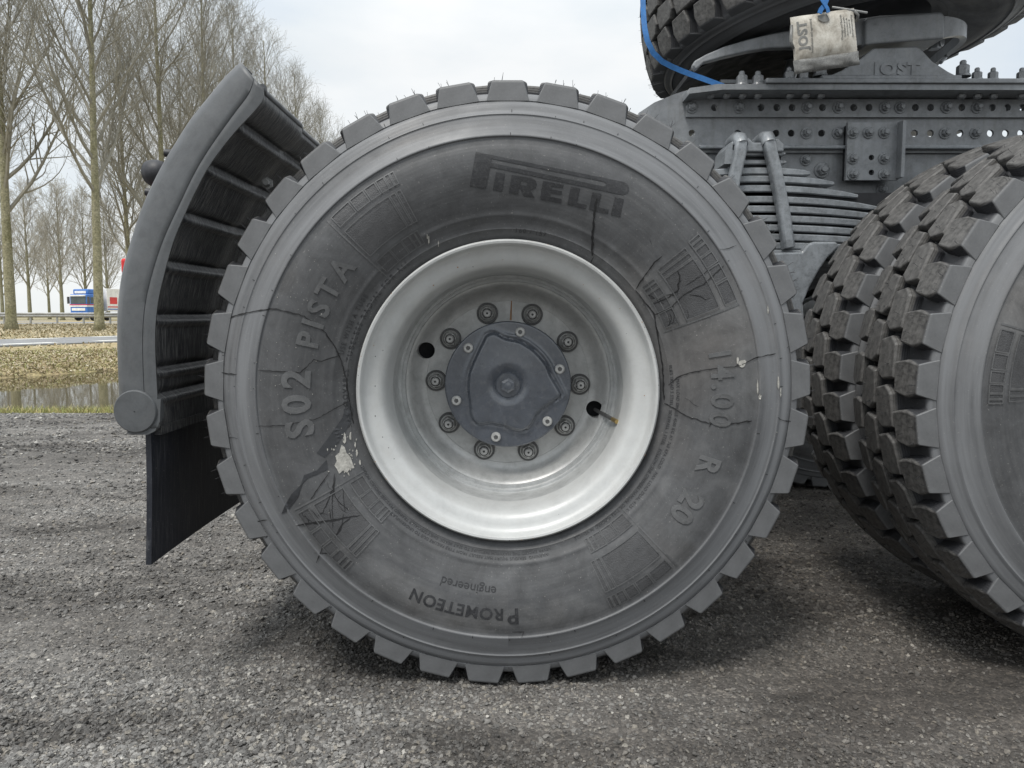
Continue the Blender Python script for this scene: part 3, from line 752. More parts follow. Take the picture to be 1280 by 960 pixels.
for px, D, key, sc, rz, lab in TREES:
    x = (px - 635) / F_PX * D
    t = empty('bare_poplar' if D < 95 else 'bare_tree', (x, D, -.01)); t.rotation_euler.z = rz; t.scale = (sc,) * 3
    tag(t, lab, 'tree', 'bare poplars in a row beyond the path' if D < 95 else 'distant bare trees behind the motorway')
    link('trunk', tree_meshes[key][0], t); link('crown', tree_meshes[key][1], t)

# ================================================================ DISTANT LORRY
lx, ly = at(109, 380, 88)[0], 88.0
L = empty('articulated_lorry', (lx, ly, 0.005), rot=(0, 0, R(0)))
tag(L, 'blue cabbed lorry with white red and blue striped trailer on the motorway', 'lorry')
ang = R(73)       # heading towards the left and a little towards the camera
L.rotation_euler.z = ang
# local: x = backwards along the vehicle from the cab front, y = across (0 = near side .. 2.5 far side)
def lb(name, mat, x0, x1, y0, y1, z0, z1, bv=0, par=None):
    o = link(name, MB().box(x0, x1, y0, y1, z0, z1).mesh(name, M[mat]), par or L)
    if bv: bevel(o, bv, 3)
    return o
cab = lb('cab', 'lorry_blue', 0, 2.3, 0, 2.5, .9, 3.05, .14)
lb('roof_deflector', 'lorry_blue', .35, 2.3, .15, 2.35, 3.05, 3.62, .12)
lb('windscreen', 'glass', -.03, .04, .18, 2.32, 1.95, 2.75, .02)
lb('sun_visor', 'trailer', -.18, .02, .15, 2.35, 2.78, 2.95, .02)
lb('roof_sign', 'trailer', .30, .36, .45, 2.05, 3.12, 3.40, .02)
lb('bumper', 'lorry_blue', -.08, .3, 0, 2.5, .35, .98, .06)
lb('grille', 'trailer', -.05, .02, .3, 2.2, 1.15, 1.45, .02)
lb('red_stripe', 'lorry_red', -.035, 2.2, -.012, 2.512, 1.78, 1.88)
lb('white_stripe', 'trailer', -.04, 2.2, -.016, 2.516, 1.60, 1.76)
lb('side_window', 'glass', .5, 1.3, -.02, 0.02, 2.0, 2.7, .02)
for yy in (.25, 1.95): lb('headlight', 'trailer', -.11, .0, yy, yy + .3, .6, .8, .02)
for yy in (-.32, 2.55): lb('mirror', 'ring', -.1, .1, yy, yy + .24, 1.95, 2.75, .04)
tr = lb('trailer', 'trailer', 2.9, 16.0, 0, 2.5, 1.1, 3.75, .03)
lb('trailer_stripe', 'lorry_red', 2.95, 15.9, -.012, .02, 1.55, 1.68); lb('trailer_stripe', 'lorry_blue', 2.95, 15.9, -.012, .02, 1.28, 1.40)
sw = MB().prism([(5.2, 3.6), (5.9, 3.6), (6.3, 2.9), (9.5, 2.9), (9.5, 2.7), (5.8, 2.7)][::-1], -.014, .01)
link('swoosh', sw.mesh('swoosh', M['lorry_red']), L)
sw = MB().prism([(6.4, 3.6), (9.2, 3.6), (9.2, 3.15), (6.8, 3.05)][::-1], -.016, .01)
link('swoosh', sw.mesh('swoosh', M['lorry_blue']), L)
lb('red_panel', 'lorry_red', 3.3, 4.4, -.012, .02, 1.95, 2.75)
tv, tf = text2d('R.T.', .9, .02, .02)
tv = np.stack([tv[:, 0] + 7.0, -tv[:, 2] - .01, tv[:, 1] + 2.2], 1)
link('lettering', mesh('lettering', tv, tf, M['ring']), L)
wv, wf = lathe([(0, .02), (.25, .03), (.27, .0), (.48, .02), (.52, -.05), (.52, -.25), (0, -.25)], 24)
wm = mesh('wheel', wv, wf, M['black_rubber'])
for xx in (1.0, 5.2, 11.6, 12.9, 14.2):
    for yy in (.0, 2.25): link('wheel', wm, L, (xx, yy, .52))

# ================================================================ THE TRUCK
truck = empty('tipper_truck', (0, 2.8, 0))
truck.name = 'heavy_truck'
tag(truck, 'grey heavy truck chassis with cracked knobbly rear tyre, silver rim and mudguard', 'truck')
TY = -2.8          # truck children are given in world coordinates, then shifted by the Empty's place
def tl(name, m, parent=truck, **kw):
    o = link(name, m, parent, **kw)
    if parent is truck: o.location = (o.location[0], o.location[1] + TY, o.location[2])
    return o
RT, AXZ, HW = .620, .622, .145
W1Y = 1.552 + HW              # centre plane of the outer tyre
PITCH_N = 37
# ---- tyre carcass
FRONT = [(.602, 0), (.600, .06), (.5950, .112), (.5930, .132), (.5905, .1405), (.5865, .1440), (.5795, .1458), (.5768, .1470), (.5760, .1452), (.5748, .1452), (.5738, .1478),
         (.566, .1510), (.556, .1545), (.5515, .1562), (.5500, .1590), (.5470, .1600), (.5455, .1588), (.543, .1590), (.530, .1640), (.515, .1700), (.506, .1742), (.5030, .1758), (.5015, .1752),
         (.5000, .1722), (.4965, .1718), (.485, .1755), (.470, .1782), (.455, .1790), (.440, .1782), (.425, .1762), (.410, .1730), (.395, .1690), (.380, .1640),
         (.365, .1580), (.3570, .1545), (.3545, .1548), (.352, .1525), (.340, .1470), (.331, .1430), (.3285, .1434), (.326, .1408), (.318, .1360), (.310, .1300), (.302, .120), (.285, .115)]
prof_r = np.array([p[0] for p in FRONT])[::-1]; prof_w = np.array([p[1] for p in FRONT])[::-1]
def wall_w(r): return np.interp(r, prof_r, prof_w)
def surf(px, py, lift=0.0):
    """point of the near tyre's sidewall seen at this place of the photograph, in the wheel's own coordinates"""
    Yt = W1Y - .17
    for _ in range(6):
        x, y, z = at(px, py, Yt); r = math.hypot(x, z - AXZ); Yt = W1Y - float(wall_w(r)) - lift
    return (x, Yt - W1Y, z - AXZ)
inner = [(.300, .10), (.33, .135), (.40, .158), (.47, .160), (.53, .145), (.555, .11), (.56, 0)]
half = FRONT + inner
full = half + [(r, -ww) for r, ww in half[::-1][1:]][:-1]
cv, cfc = lathe(full, 288, closed=True)
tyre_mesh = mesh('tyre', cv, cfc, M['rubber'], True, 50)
# ---- tread blocks: outlines in (arc, w), top and foot, lofted between radii
def block_mesh(name, top, foot, rt, rf, mat, side=1, chamfer=.0035):
    """top/foot: lists of (arc length, w[, radius]); rt/rf radii"""
    def pos(s, ww, r): a = s / .62; return (r * math.sin(a), -ww * side, r * math.cos(a))
    n = len(top); ct = (sum(p[0] for p in top) / n, sum(p[1] for p in top) / n)
    def rr(p, d): return p[2] if len(p) > 2 else d
    def inset(p, k): 
        dx, dy = ct[0] - p[0], ct[1] - p[1]; l = math.hypot(dx, dy); return (p[0] + dx / l * k, p[1] + dy / l * k)
    V = [pos(p[0], p[1], rr(p, rf)) for p in foot]
    V += [pos(p[0], p[1], rr(p, rt) - chamfer) for p in top]
    V += [pos(*inset(p, chamfer), rr(p, rt)) for p in top]
    F = [(i, (i + 1) % n, n + (i + 1) % n, n + i) for i in range(n)] + [(n + i, n + (i + 1) % n, 2 * n + (i + 1) % n, 2 * n + i) for i in range(n)]
    F.append([2 * n + i for i in range(n)])
    if side < 0: F = [q[::-1] for q in F]
    m = mesh(name, V, F, mat, False)
    bm = bmesh.new(); bm.from_mesh(m)
    E = [e for e in bm.edges if not e.is_boundary and e.calc_face_angle(0) > .35]
    bmesh.ops.bevel(bm, geom=E, offset=.0013, segments=1, affect='EDGES', profile=.6)
    bm.to_mesh(m); bm.free(); return m
PA = 2 * math.pi / PITCH_N
sh_top = [(-.0315, .1445, .6165), (.0315, .1445, .6165), (.0385, .108, .6240), (.0320, .0720, .6295), (-.0320, .0770, .6290), (-.0405, .115, .6230)]
sh_foot = [(-.0450, .1482, .5765), (.0450, .1482, .5765), (.0425, .108, .594), (.0345, .0695, .598), (-.0345, .0745, .598), (-.0445, .117, .592)]
ce_top = [(-.041, .0712, .6295), (.030, .0660, .6300), (.0485, .042, .6315), (.040, .0050, .6325), (-.032, .0035, .6325), (-.047, .028, .6320)]
ce_foot = [(-.043, .0735), (.032, .068), (.0505, .042), (.042, .0035), (-.034, .0018), (-.049, .028)]
blk = {('shoulder', s): block_mesh('tread_block', sh_top, sh_foot, .619, .588, M['block'], s) for s in (1, -1)}
blk.update({('centre', s): block_mesh('tread_block', ce_top, ce_foot, .631, .598, M['block'], s) for s in (1, -1)})
OFF = {('shoulder', 1): 0.0, ('centre', 1): .36, ('centre', -1): .70, ('shoulder', -1): .06}
# ties between blocks (raised bars in the grooves)
def add_tread(wheel, want, name='tread_block', yoff=0.0, par=None):
    """blocks wanted singly become parts; the others are joined as one"""
    rest = MB()
    for key, m in blk.items():
        for k in range(PITCH_N):
            a = (k + OFF[key]) * PA
            if want(key, a % (2 * math.pi)):
                link('tread_block', m, par or wheel, (0, yoff, 0), (0, a, 0))
            else:
                v = np.empty(len(m.vertices) * 3); m.vertices.foreach_get('co', v); v = v.reshape(-1, 3)
                c, s = math.cos(a), math.sin(a)
                vv = np.stack([v[:, 0] * c + v[:, 2] * s, v[:, 1], -v[:, 0] * s + v[:, 2] * c], 1)
                rest.add(vv, [list(p.vertices) for p in m.polygons])
    if rest.n:
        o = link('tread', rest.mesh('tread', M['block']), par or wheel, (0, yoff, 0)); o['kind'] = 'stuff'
# moulding whiskers standing on the tread
def whiskers(parent, n=260, name='rubber_hairs', yoff=0, arcs=None):
    mb = MB()
    for i in range(n):
        a = random.random() * 2 * math.pi if arcs is None else random.uniform(*arcs)
        key = random.choice([('shoulder', 1), ('shoulder', 1), ('centre', 1), ('centre', -1)])
        k = round(a / PA - OFF[key]); a = (k + OFF[key]) * PA + random.choice([-.028, -.012, .006, .024]) / .62
        wv_ = random.choice([.139, .132, .10]) if key[0] == 'shoulder' else random.choice([.05, .02])
        h = random.uniform(.004, .011); d = random.uniform(-.006, .006)
        rb_ = .616 if wv_ > .12 else .6225 if wv_ > .07 else .6285; p0 = Vector((rb_ * math.sin(a), -wv_ * key[1], rb_ * math.cos(a))); a2 = a + d
        p1 = Vector(((rb_ + .004 + h) * math.sin(a2), -wv_ * key[1] + random.uniform(-.002, .002), (rb_ + .004 + h) * math.cos(a2)))
        mb.tube([p0, p1], .00042, 3, False)
    o = link(name, mb.mesh(name, M['rubber_letter']), parent, (0, yoff, 0)); o['kind'] = 'stuff'

# ---- sidewall marks: everything that stands on or is drawn on the sidewall
def polar(v, r0, a0, lift):
    """flat text (x along, y up, z thickness) bent round the wheel at radius r0, angle a0 clockwise from the top"""
    r = r0 + v[:, 1]; a = a0 + v[:, 0] / r0; ww = wall_w(r) + np.where(v[:, 2] > 0, lift, -.001)
    return np.stack([r * np.sin(a), -ww, r * np.cos(a)], 1)
PXM = .001585
def ring_text(name, s, size_px, r_px, ang, mat, off=0.0, spacing=1.0, lift=.0011, parent=None):
    v, f = text2d(s, 1.0, off, .5, spacing)
    v = v.copy(); v[:, :2] *= size_px * PXM
    if size_px > 15: v, f = densify(v, f, .008)
    return link(name, mesh(name, polar(v, r_px * PXM, R(ang), lift), f, M[mat]), parent)
def px_shape(mb, loops, lift=.001, dens=3.0):
    def dn(L):
        o = []
        for i in range(len(L)):
            a, b = np.array(L[i], float), np.array(L[(i + 1) % len(L)], float); n = max(1, int(np.linalg.norm(b - a) / dens))
            o += [tuple(a + (b - a) * k / n) for k in range(n)]
        return o
    v, f = fill2d([dn(L) for L in loops], .5)
    v, f = densify(v, f, 6.0)
    V = [surf(p[0], p[1], lift if p[2] > 0 else -.0015) for p in v]
    mb.add(V, f)
def build_logo(parent):
    # long armed P with the other letters under its arm; local frame turned 11.2 degrees
    # coordinates from an enlargement: scale 1280/240 of the region starting at (570,180)
    q = lambda pts: [(570 + x / 5.333, 180 + y / 5.333) for x, y in pts]
    arc = []
    for k in range(9):
        a = R(-72 + k * 22.5 * .86); arc.append((1112 + 42 * math.cos(a), 296 + 42 * math.sin(a)))
    P = [(132, 52), (1120, 253)] + arc + [(1085, 334), (228, 152), (197, 298), (92, 280)]
    hole = [(238, 97), (985, 250), (1002, 262), (1000, 276), (985, 283), (232, 125)]
    mb = MB(); px_shape(mb, [q(P), q(hole)])
    px_shape(mb, [q([(268, 188), (326, 198), (305, 318), (245, 304)])])
    px_shape(mb, [q([(372, 206), (500, 226), (528, 240), (538, 262), (532, 290), (508, 306), (494, 308), (524, 358), (452, 346), (428, 296), (418, 294), (412, 336), (352, 322)]), q([(432, 244), (425, 272), (462, 278), (474, 272), (474, 256), (460, 248)])])
    px_shape(mb, [q([(580, 246), (716, 270), (712, 294), (640, 282), (637, 302), (706, 314), (702, 338), (630, 326), (626, 350), (704, 366), (700, 396), (560, 368)])])
    px_shape(mb, [q([(766, 284), (826, 296), (806, 392), (870, 406), (862, 432), (742, 404)])])
    px_shape(mb, [q([(910, 320), (970, 332), (948, 420), (1018, 438), (1010, 464), (886, 436)])])
    px_shape(mb, [q([(1060, 354), (1118, 368), (1094, 486), (1032, 470)])])
    link('lettering', mb.mesh('lettering', M['rubber_letter']), parent)
def patch_mesh(mirror):
    """race-flag emblem: rows of blocks narrowing to one end, outlined by thin ridges; angles in degrees from its wide end"""
    mb = MB(); line = MB(); sg = -1 if mirror else 1
    def cell(r0, r1, a0, a1, out=mb, lift=.0009):
        V = []; n = max(2, int(abs(a1 - a0) / 1.2) + 1)
        nr_ = max(2, int(abs(r1 - r0) / 5) + 1)
        for rr_ in np.linspace(r0, r1, nr_):
            for a in np.linspace(a0, a1, n):
                r = rr_ * PXM; aa = R(a * sg); V.append((r * math.sin(aa), -(float(wall_w(r)) + lift), r * math.cos(aa)))
        F = [(j * n + i, j * n + i + 1, (j + 1) * n + i + 1, (j + 1) * n + i) for j in range(nr_ - 1) for i in range(n - 1)]
        if mirror: F = [q[::-1] for q in F]
        out.add(V, F)
    def frame(r0, r1, a0, a1):
        cell(r0, r1, a0, a1); t = 1.3; ta = .28
        cell(r0 - t, r0, a0 - ta, a1 + ta, line, .0025); cell(r1, r1 + t, a0 - ta, a1 + ta, line, .0025)
        cell(r0, r1, a0 - ta, a0, line, .0025); cell(r0, r1, a1, a1 + ta, line, .0025)
    for a0, a1 in ((0, 5.0), (5.8, 9.2), (10.0, 12.4), (13.1, 14.8), (15.4, 16.2), (16.8, 17.4)): frame(292, 307, a0, a1)
    for a0, a1 in ((0, 13.6), (14.3, 15.4), (16.1, 17.0)): frame(243, 283, a0, a1)
    for a0, a1 in ((0, 4.9), (5.7, 9.4), (10.2, 12.4), (13.1, 14.2), (14.8, 15.6)): frame(216, 232, a0, a1)
    # border ridge beside the wide end
    cell(212, 309, -1.5, -1.05, line, .0012)
    return mb.mesh('emblem', M['rubber_recess']), line.mesh('emblem_ridge', M['rubber_raised'])
PM = {False: patch_mesh(False), True: patch_mesh(True)}
def sidewall_marks(parent, rot=0.0, logo=True):
    for ang, mir in ((-44.7, False), (67.3, True), (136.8, False), (-119.8, True)):
        link('emblem', PM[mir][0], parent, rot=(0, R(ang + rot), 0)); link('emblem_ridge', PM[mir][1], parent, rot=(0, R(ang + rot), 0))
    for s, sz, r, a, mat, off, sp in (
        ('S02', 47, 264, -92.5, 'rubber_raised', .030, 1.35), ('PISTA', 36, 257, -63.5, 'rubber_raised', .030, 1.42),
        ('14.00', 38, 268, 88, 'rubber_raised', .020, 1.22), ('R', 37, 268, 109.5, 'rubber_raised', .028, 1.0), ('20', 40, 268, 122.5, 'rubber_raised', .028, 1.08),
        ('ROMETEON', 21.5, 284, 193.6, 'rubber_letter', .022, 1.10), ('engineered', 16.5, 255, 191.6, 'rubber_letter', .0, 1.0),
        ('TUBELESS RADIAL FOR ALL', 9.5, 207, -58, 'rubber_letter', .0, 1.35), ('USE WITH A TUBE', 8, 217, -66, 'rubber_letter', .0, 1.3),
        ('REGROOVABLE', 9, 208, -92, 'rubber_letter', .0, 1.3), ('160 / 157', 8, 205, 8, 'rubber_letter', 0, 1.3),
        ('WARNING  SERIOUS INJURY MAY RESULT FROM TYRE FAILURE DUE TO UNDERINFLATION OR OVERLOADING', 5.2, 217, 203, 'rubber_letter', 0, 1.1),
        ('NEVER EXCEED THE MAXIMUM PRESSURE TO SEAT BEADS. ONLY SPECIALLY TRAINED PERSONS SHOULD MOUNT', 5.2, 211, 204, 'rubber_letter', 0, 1.1),
        ('MAX LOAD SINGLE 4500 KG AT 760 KPA COLD   MAX LOAD DUAL 4125 KG AT 760 KPA COLD', 5.2, 217, 117, 'rubber_letter', 0, 1.1),
        ('PLIES TREAD 5 STEEL   SIDEWALL 1 STEEL   FOLLOW THE OWNERS MANUAL OR TYRE PLACARD IN VEHICLE', 5.2, 210, 118, 'rubber_letter', 0, 1.1)):
        ring_text('lettering', s, sz, r, a + rot, mat, off, sp, .0022 if mat == 'rubber_raised' else .0008, parent)
    ring_text('lettering', 'P', 29, 286, 178.6 + rot, 'rubber_letter', .022, 1, .001, parent)

# ---- rim
rim_prof = [(.262, .112), (.285, .118), (.298, .122), (.306, .130), (.3085, .140), (.3075, .1475), (.3040, .1510), (.3000, .1500), (.2975, .1465), (.2955, .1400),
            (.2925, .1330), (.2860, .1288), (.2780, .1258), (.2700, .1232), (.2630, .1190), (.2575, .1120), (.2535, .1000), (.2505, .0820), (.2475, .0500), (.2465, .0100), (.2458, -.0200), (.2445, -.0230), (.2400, -.0232), (.2385, -.0255), (.2392, -.0290), (.2415, -.0320), (.2415, -.0350), (.2395, -.0372), (.2330, -.0376), (.2318, -.0400), (.2318, -.0460), (.2300, -.0490)]
disc_prof = [(.2460, -.040), (.2290, -.0475), (.2230, -.0560), (.2180, -.0700), (.2120, -.0820), (.2040, -.0895), (.1960, -.0925), (.1900, -.0930), (.1895, -.0940), (.1200, -.0940), (.1200, -.105), (.2400, -.105)]
rv, rf_ = lathe(rim_prof[:19] + [(.2520, .0480), (.2560, .06), (.2580, .08), (.262, .112)], 192)
bv, bf2 = lathe(rim_prof[18:] + [(.2350, -.06), (.2520, -.06), (.2520, .0480)], 192)
barrel_mesh = mesh('rim_barrel', bv, bf2, M['barrel'], True, 40)
rim_mesh = mesh('rim', rv, rf_, M['rim'], True, 40)
dv, df = lathe(disc_prof, 160, closed=True)
disc_mesh = mesh('rim_disc', dv, df, M['disc'], True, 40)
HOLES = [(533, 438), (743, 511)]
def cut_disc():
    m2 = disc_mesh.copy(); o = bpy.data.objects.new('tmp', m2); C.objects.link(o); cs = []
    for px, py in HOLES:
        p = at(px, py, W1Y + .090); mb = MB()
        v, f = lathe([(0, -.06), (.0192, -.06), (.0192, -.13), (0, -.13)], 32); mb.add(v + np.array((p[0], 0, p[2] - AXZ)), f)
        c = bpy.data.objects.new('tmpc', mb.mesh('tmpc')); C.objects.link(c); cs.append(c)
        b = o.modifiers.new('b', 'BOOLEAN'); b.operation = 'DIFFERENCE'; b.solver = 'EXACT'; b.object = c
    dg = bpy.context.evaluated_depsgraph_get(); dg.update()
    r = bpy.data.meshes.new_from_object(o.evaluated_get(dg)); r.name = 'rim_disc'
    for q in cs + [o]: bpy.data.objects.remove(q)
    if not r.materials: r.materials.append(M['disc'])
    return r
disc_cut = cut_disc()
def nut_mesh():
    mb = MB()
    v, f = lathe([(0, .006), (.0260, .006), (.0270, .004), (.0270, 0), (0, 0)], 28); mb.add(v, f)
    v, f = lathe([(.0225, .006), (.0235, .0085), (.0215, .012), (.0200, .013), (.0195, .0115)], 28); mb.add(v, f)
    v, f = lathe([(0, .030), (.0150, .030), (.0180, .0275), (.0186, .006)], 6); mb.add(v, f)
    v, f = lathe([(0, .038), (.0085, .038), (.0105, .036), (.0105, .028)], 20); mb.add(v, f)
    v, f = lathe([(.0016, .0385), (.0035, .0385)], 10); mb.add(v, f)
    return mb.mesh('lug_nut', M['nut'], True, 30)
nut = nut_mesh()
groove = mesh('nut_groove', *lathe([(.0112, .0306), (.0136, .0306)], 24), M['crack'])
dot = mesh('nut_centre', *lathe([(0, .0388), (.0030, .0388)], 12), M['crack'])
wash = mesh('washer', *lathe([(.0200, .0066), (.0285, .0066), (.0295, .004), (.0295, 0)], 28), M['ring'], True, 30)
capbolt = MB()
v, f = lathe([(0, .010), (.0075, .010), (.0092, .0075), (.0092, 0)], 20); capbolt.add(v, f)
capbolt_m = capbolt.mesh('cap_bolt', M['nut'], True, 30)
socket_m = mesh('cap_bolt_socket', *lathe([(0, .0102), (.0040, .0104)], 6), M['ring'])
def embossed_cap():
    """round hub cover with a raised wavy star, built as a height field over a disc"""
    star = [(608, 420), (618, 417), (632, 424), (650, 428), (668, 440), (681, 455), (688, 470), (700, 491), (699, 496), (684, 505), (672, 515), (663, 530), (655, 537), (643, 536), (633, 532), (612, 528), (598, 529), (590, 520), (588, 505), (586, 485), (588, 465), (597, 443)]
    # to local metres: cap plane at w=-.035
    Yp = W1Y + .035; S = np.array([(at(x, y, Yp)[0], at(x, y, Yp)[2] - AXZ) for x, y in star]); S = smoothpath(np.vstack([S, S[:1]]), 160)[:-1]
    sa = np.arctan2(S[:, 0], S[:, 1]); sr = np.hypot(S[:, 0], S[:, 1]); o_ = np.argsort(sa); sa, sr = sa[o_], sr[o_]
    V = []; n = 160; rs = list(np.linspace(0, .141, 48))
    for i in range(n):
        a = -math.pi + 2 * math.pi * i / n; R0 = np.interp(a, sa, sr, period=2 * math.pi)
        for r in rs:
            t = np.clip((R0 - r) / .0055 + .5, 0, 1); t = t * t * (3 - 2 * t)
            h = .0100 * t
            ring = math.exp(-((r - R0 - .010) / .004) ** 2) * .0038 * (1 if (-.3 < a < 2.0) else .25)      # welt round the star
            dome = .004 * math.exp(-(r / .06) ** 2) - .0105 * math.exp(-(r / .036) ** 5)
            V.append((r * math.sin(a), -(h + ring + dome), r * math.cos(a)))
        V.append((.1430 * math.sin(a), .002, .1430 * math.cos(a))); V.append((.1430 * math.sin(a), .070, .1430 * math.cos(a)))
    m = len(rs) + 2
    F = [(i * m + j, ((i + 1) % n) * m + j, ((i + 1) % n) * m + j + 1, i * m + j + 1) for i in range(n) for j in range(m - 1)]
    return mesh('hub_cap', V, F, M['hub'], True, 60)
cap_mesh = embossed_cap()
cbolt = MB()
v, f = lathe([(0, .0035), (.021, .0035), (.0235, .0015), (.0235, -.012)], 32); cbolt.add(v, f)
v, f = lathe([(0, .019), (.009, .019), (.0135, .0165), (.0145, .003)], 6); cbolt.add(v, f)
v, f = lathe([(0, .0205), (.0065, .0200), (.0078, .018)], 18); cbolt.add(v, f)
cbolt_m = cbolt.mesh('centre_bolt', M['hub'], True, 30)

def build_wheel(x, y, label=None, want=lambda k, a: False, rot=0.0, detail=2, flip=False):
    """wheel part of the truck; detail 2 = rim, hub and writing"""
    wl = empty('wheel', (x, y + TY, AXZ), truck)
    if flip: wl.rotation_euler.z = math.pi
    if label: wl['label'] = label
    link('tyre', tyre_mesh, wl, rot=(0, R(rot), 0))
    add_tread(wl, want)
    link('rim', rim_mesh, wl); link('rim_disc', disc_cut if detail >= 2 else disc_mesh, wl)
    link('rim_barrel', barrel_mesh, wl)
    if detail >= 2:
        for k in range(10):
            a = R(-18 + 36 * k + 1.5); p = (.1675 * math.sin(a), .0935, .1675 * math.cos(a))
            link('lug_nut', nut, wl, p, (0, random.random() * 6, 0), (.84,) * 3); link('washer', wash, wl, p, (0, 0, 0), (.84,) * 3)
            link('nut_groove', groove, wl, p, (0, 0, 0), (.84,) * 3); link('nut_centre', dot, wl, p, (0, 0, 0), (.84,) * 3)
        cp = link('hub_cap', cap_mesh, wl, (0, .035, 0))
        for k in range(6):
            a = R(13 + 60 * k); p = (.122 * math.sin(a), .0365, .122 * math.cos(a))
            link('cap_bolt', capbolt_m, wl, p, (0, 0, 0), (1.2, 1, 1.2)); link('cap_bolt_socket', socket_m, wl, p, (0, k, 0), (1.3, 1, 1.3))
        link('centre_bolt', cbolt_m, wl, (0, .0295, 0), scale=(1.22,) * 3)
    return wl

W1 = build_wheel(0, W1Y, 'cracked outer rear wheel with silver rim', lambda k, a: k in (('shoulder', 1), ('centre', 1)) and not (2.9 < a < 3.4 and k[0] == 'centre'))
sidewall_marks(W1); build_logo(W1); whiskers(W1, 420)
# wheel hub behind the hand holes, the valve and its cap
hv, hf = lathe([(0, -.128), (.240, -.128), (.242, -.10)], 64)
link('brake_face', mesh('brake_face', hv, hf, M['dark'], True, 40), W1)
vs = MB(); pa = np.array(at(744, 512, W1Y + .10)) - np.array((0, W1Y, AXZ)); pb = np.array(at(769, 526, W1Y - .045)) - np.array((0, W1Y, AXZ))
vs.tube([pa, pa * .5 + pb * .5, pb], [.0045, .0045, .0042], 10); link('valve_stem', vs.mesh('valve_stem', M['ring'], True, 40), W1)
vs = MB(); vs.tube([pb - (pb - pa) * .12, pb + (pb - pa) * .08], [.0050, .0050], 10); link('valve_cap', vs.mesh('valve_cap', M['brass'], True, 40), W1)
# rust streaks on the rim
rs_ = MB()
for a0, r0, r1, wd in ((R(2.5), .145, .19, .0022),):
    V = [(r * math.sin(a0) + s * wd * (1 - .5 * (r - r0) / (r1 - r0)), .0932, r * math.cos(a0)) for r in (r0, r1) for s in (-1, 1)]
    rs_.add(V, [(0, 1, 3, 2)])
link('rust_streak', rs_.mesh('rust_streak', M['rust']), W1)
ch = MB(); ru = MB()
for i in range(46):
    a = random.uniform(0, 6.28); r = random.choice([random.uniform(.262, .292), random.uniform(.3035, .3075), .3045]); s_ = random.uniform(.0005, .0013) * (1.3 if i < 6 else 1)
    rp_ = [(p[0], p[1]) for p in rim_prof[:18]][::-1]; ww = float(np.interp(r, [p[0] for p in rp_][:9] if r < .2975 else [.3000, .3040, .3075], [p[1] for p in rp_][:9] if r < .2975 else [.1500, .1510, .1475])) + .0004
    V = [((r + s_ * math.cos(k)) * math.sin(a + s_ / r * math.sin(k)), -ww, (r + s_ * math.cos(k)) * math.cos(a + s_ / r * math.sin(k))) for k in np.linspace(0, 2 * math.pi, 7)[:-1]]
    (ch if random.random() < .6 else ru).add(V, [tuple(range(6))])
o = link('paint_chips', ch.mesh('paint_chips', M['crack']), W1); o['kind'] = 'stuff'
o = link('rust_spots', ru.mesh('rust_spots', M['rust']), W1); o['kind'] = 'stuff'

# ---- cracks, smears and scuffs on the near tyre (traced places, thin raised ribbons on the rubber)
def ribbon(mb, pts, wd, lift=.0016, jit=.6):
    L = []
    for i in range(len(pts) - 1):
        a, b = np.array(pts[i][:2], float), np.array(pts[i + 1][:2], float); n = max(1, int(np.linalg.norm(b - a) / 3.5))
        for k in range(n): L.append(a + (b - a) * k / n + rng.normal(0, jit * .5, 2))
    L.append(np.array(pts[-1][:2], float)); L = np.array(L); n = len(L)
    t = np.gradient(L, axis=0); t /= (np.linalg.norm(t, axis=1)[:, None] + 1e-9); nn = np.stack([-t[:, 1], t[:, 0]], 1)
    ww = wd * (.55 + .9 * rng.random(n)); ww[0] *= .3; ww[-1] *= .3
    V = [surf(*(p + q * k), lift) for p, q, k in zip(L, nn, ww)] + [surf(*(p - q * k), lift) for p, q, k in zip(L, nn, ww)]
    mb.add(V, [(i, i + 1, n + i + 1, n + i) for i in range(n - 1)])
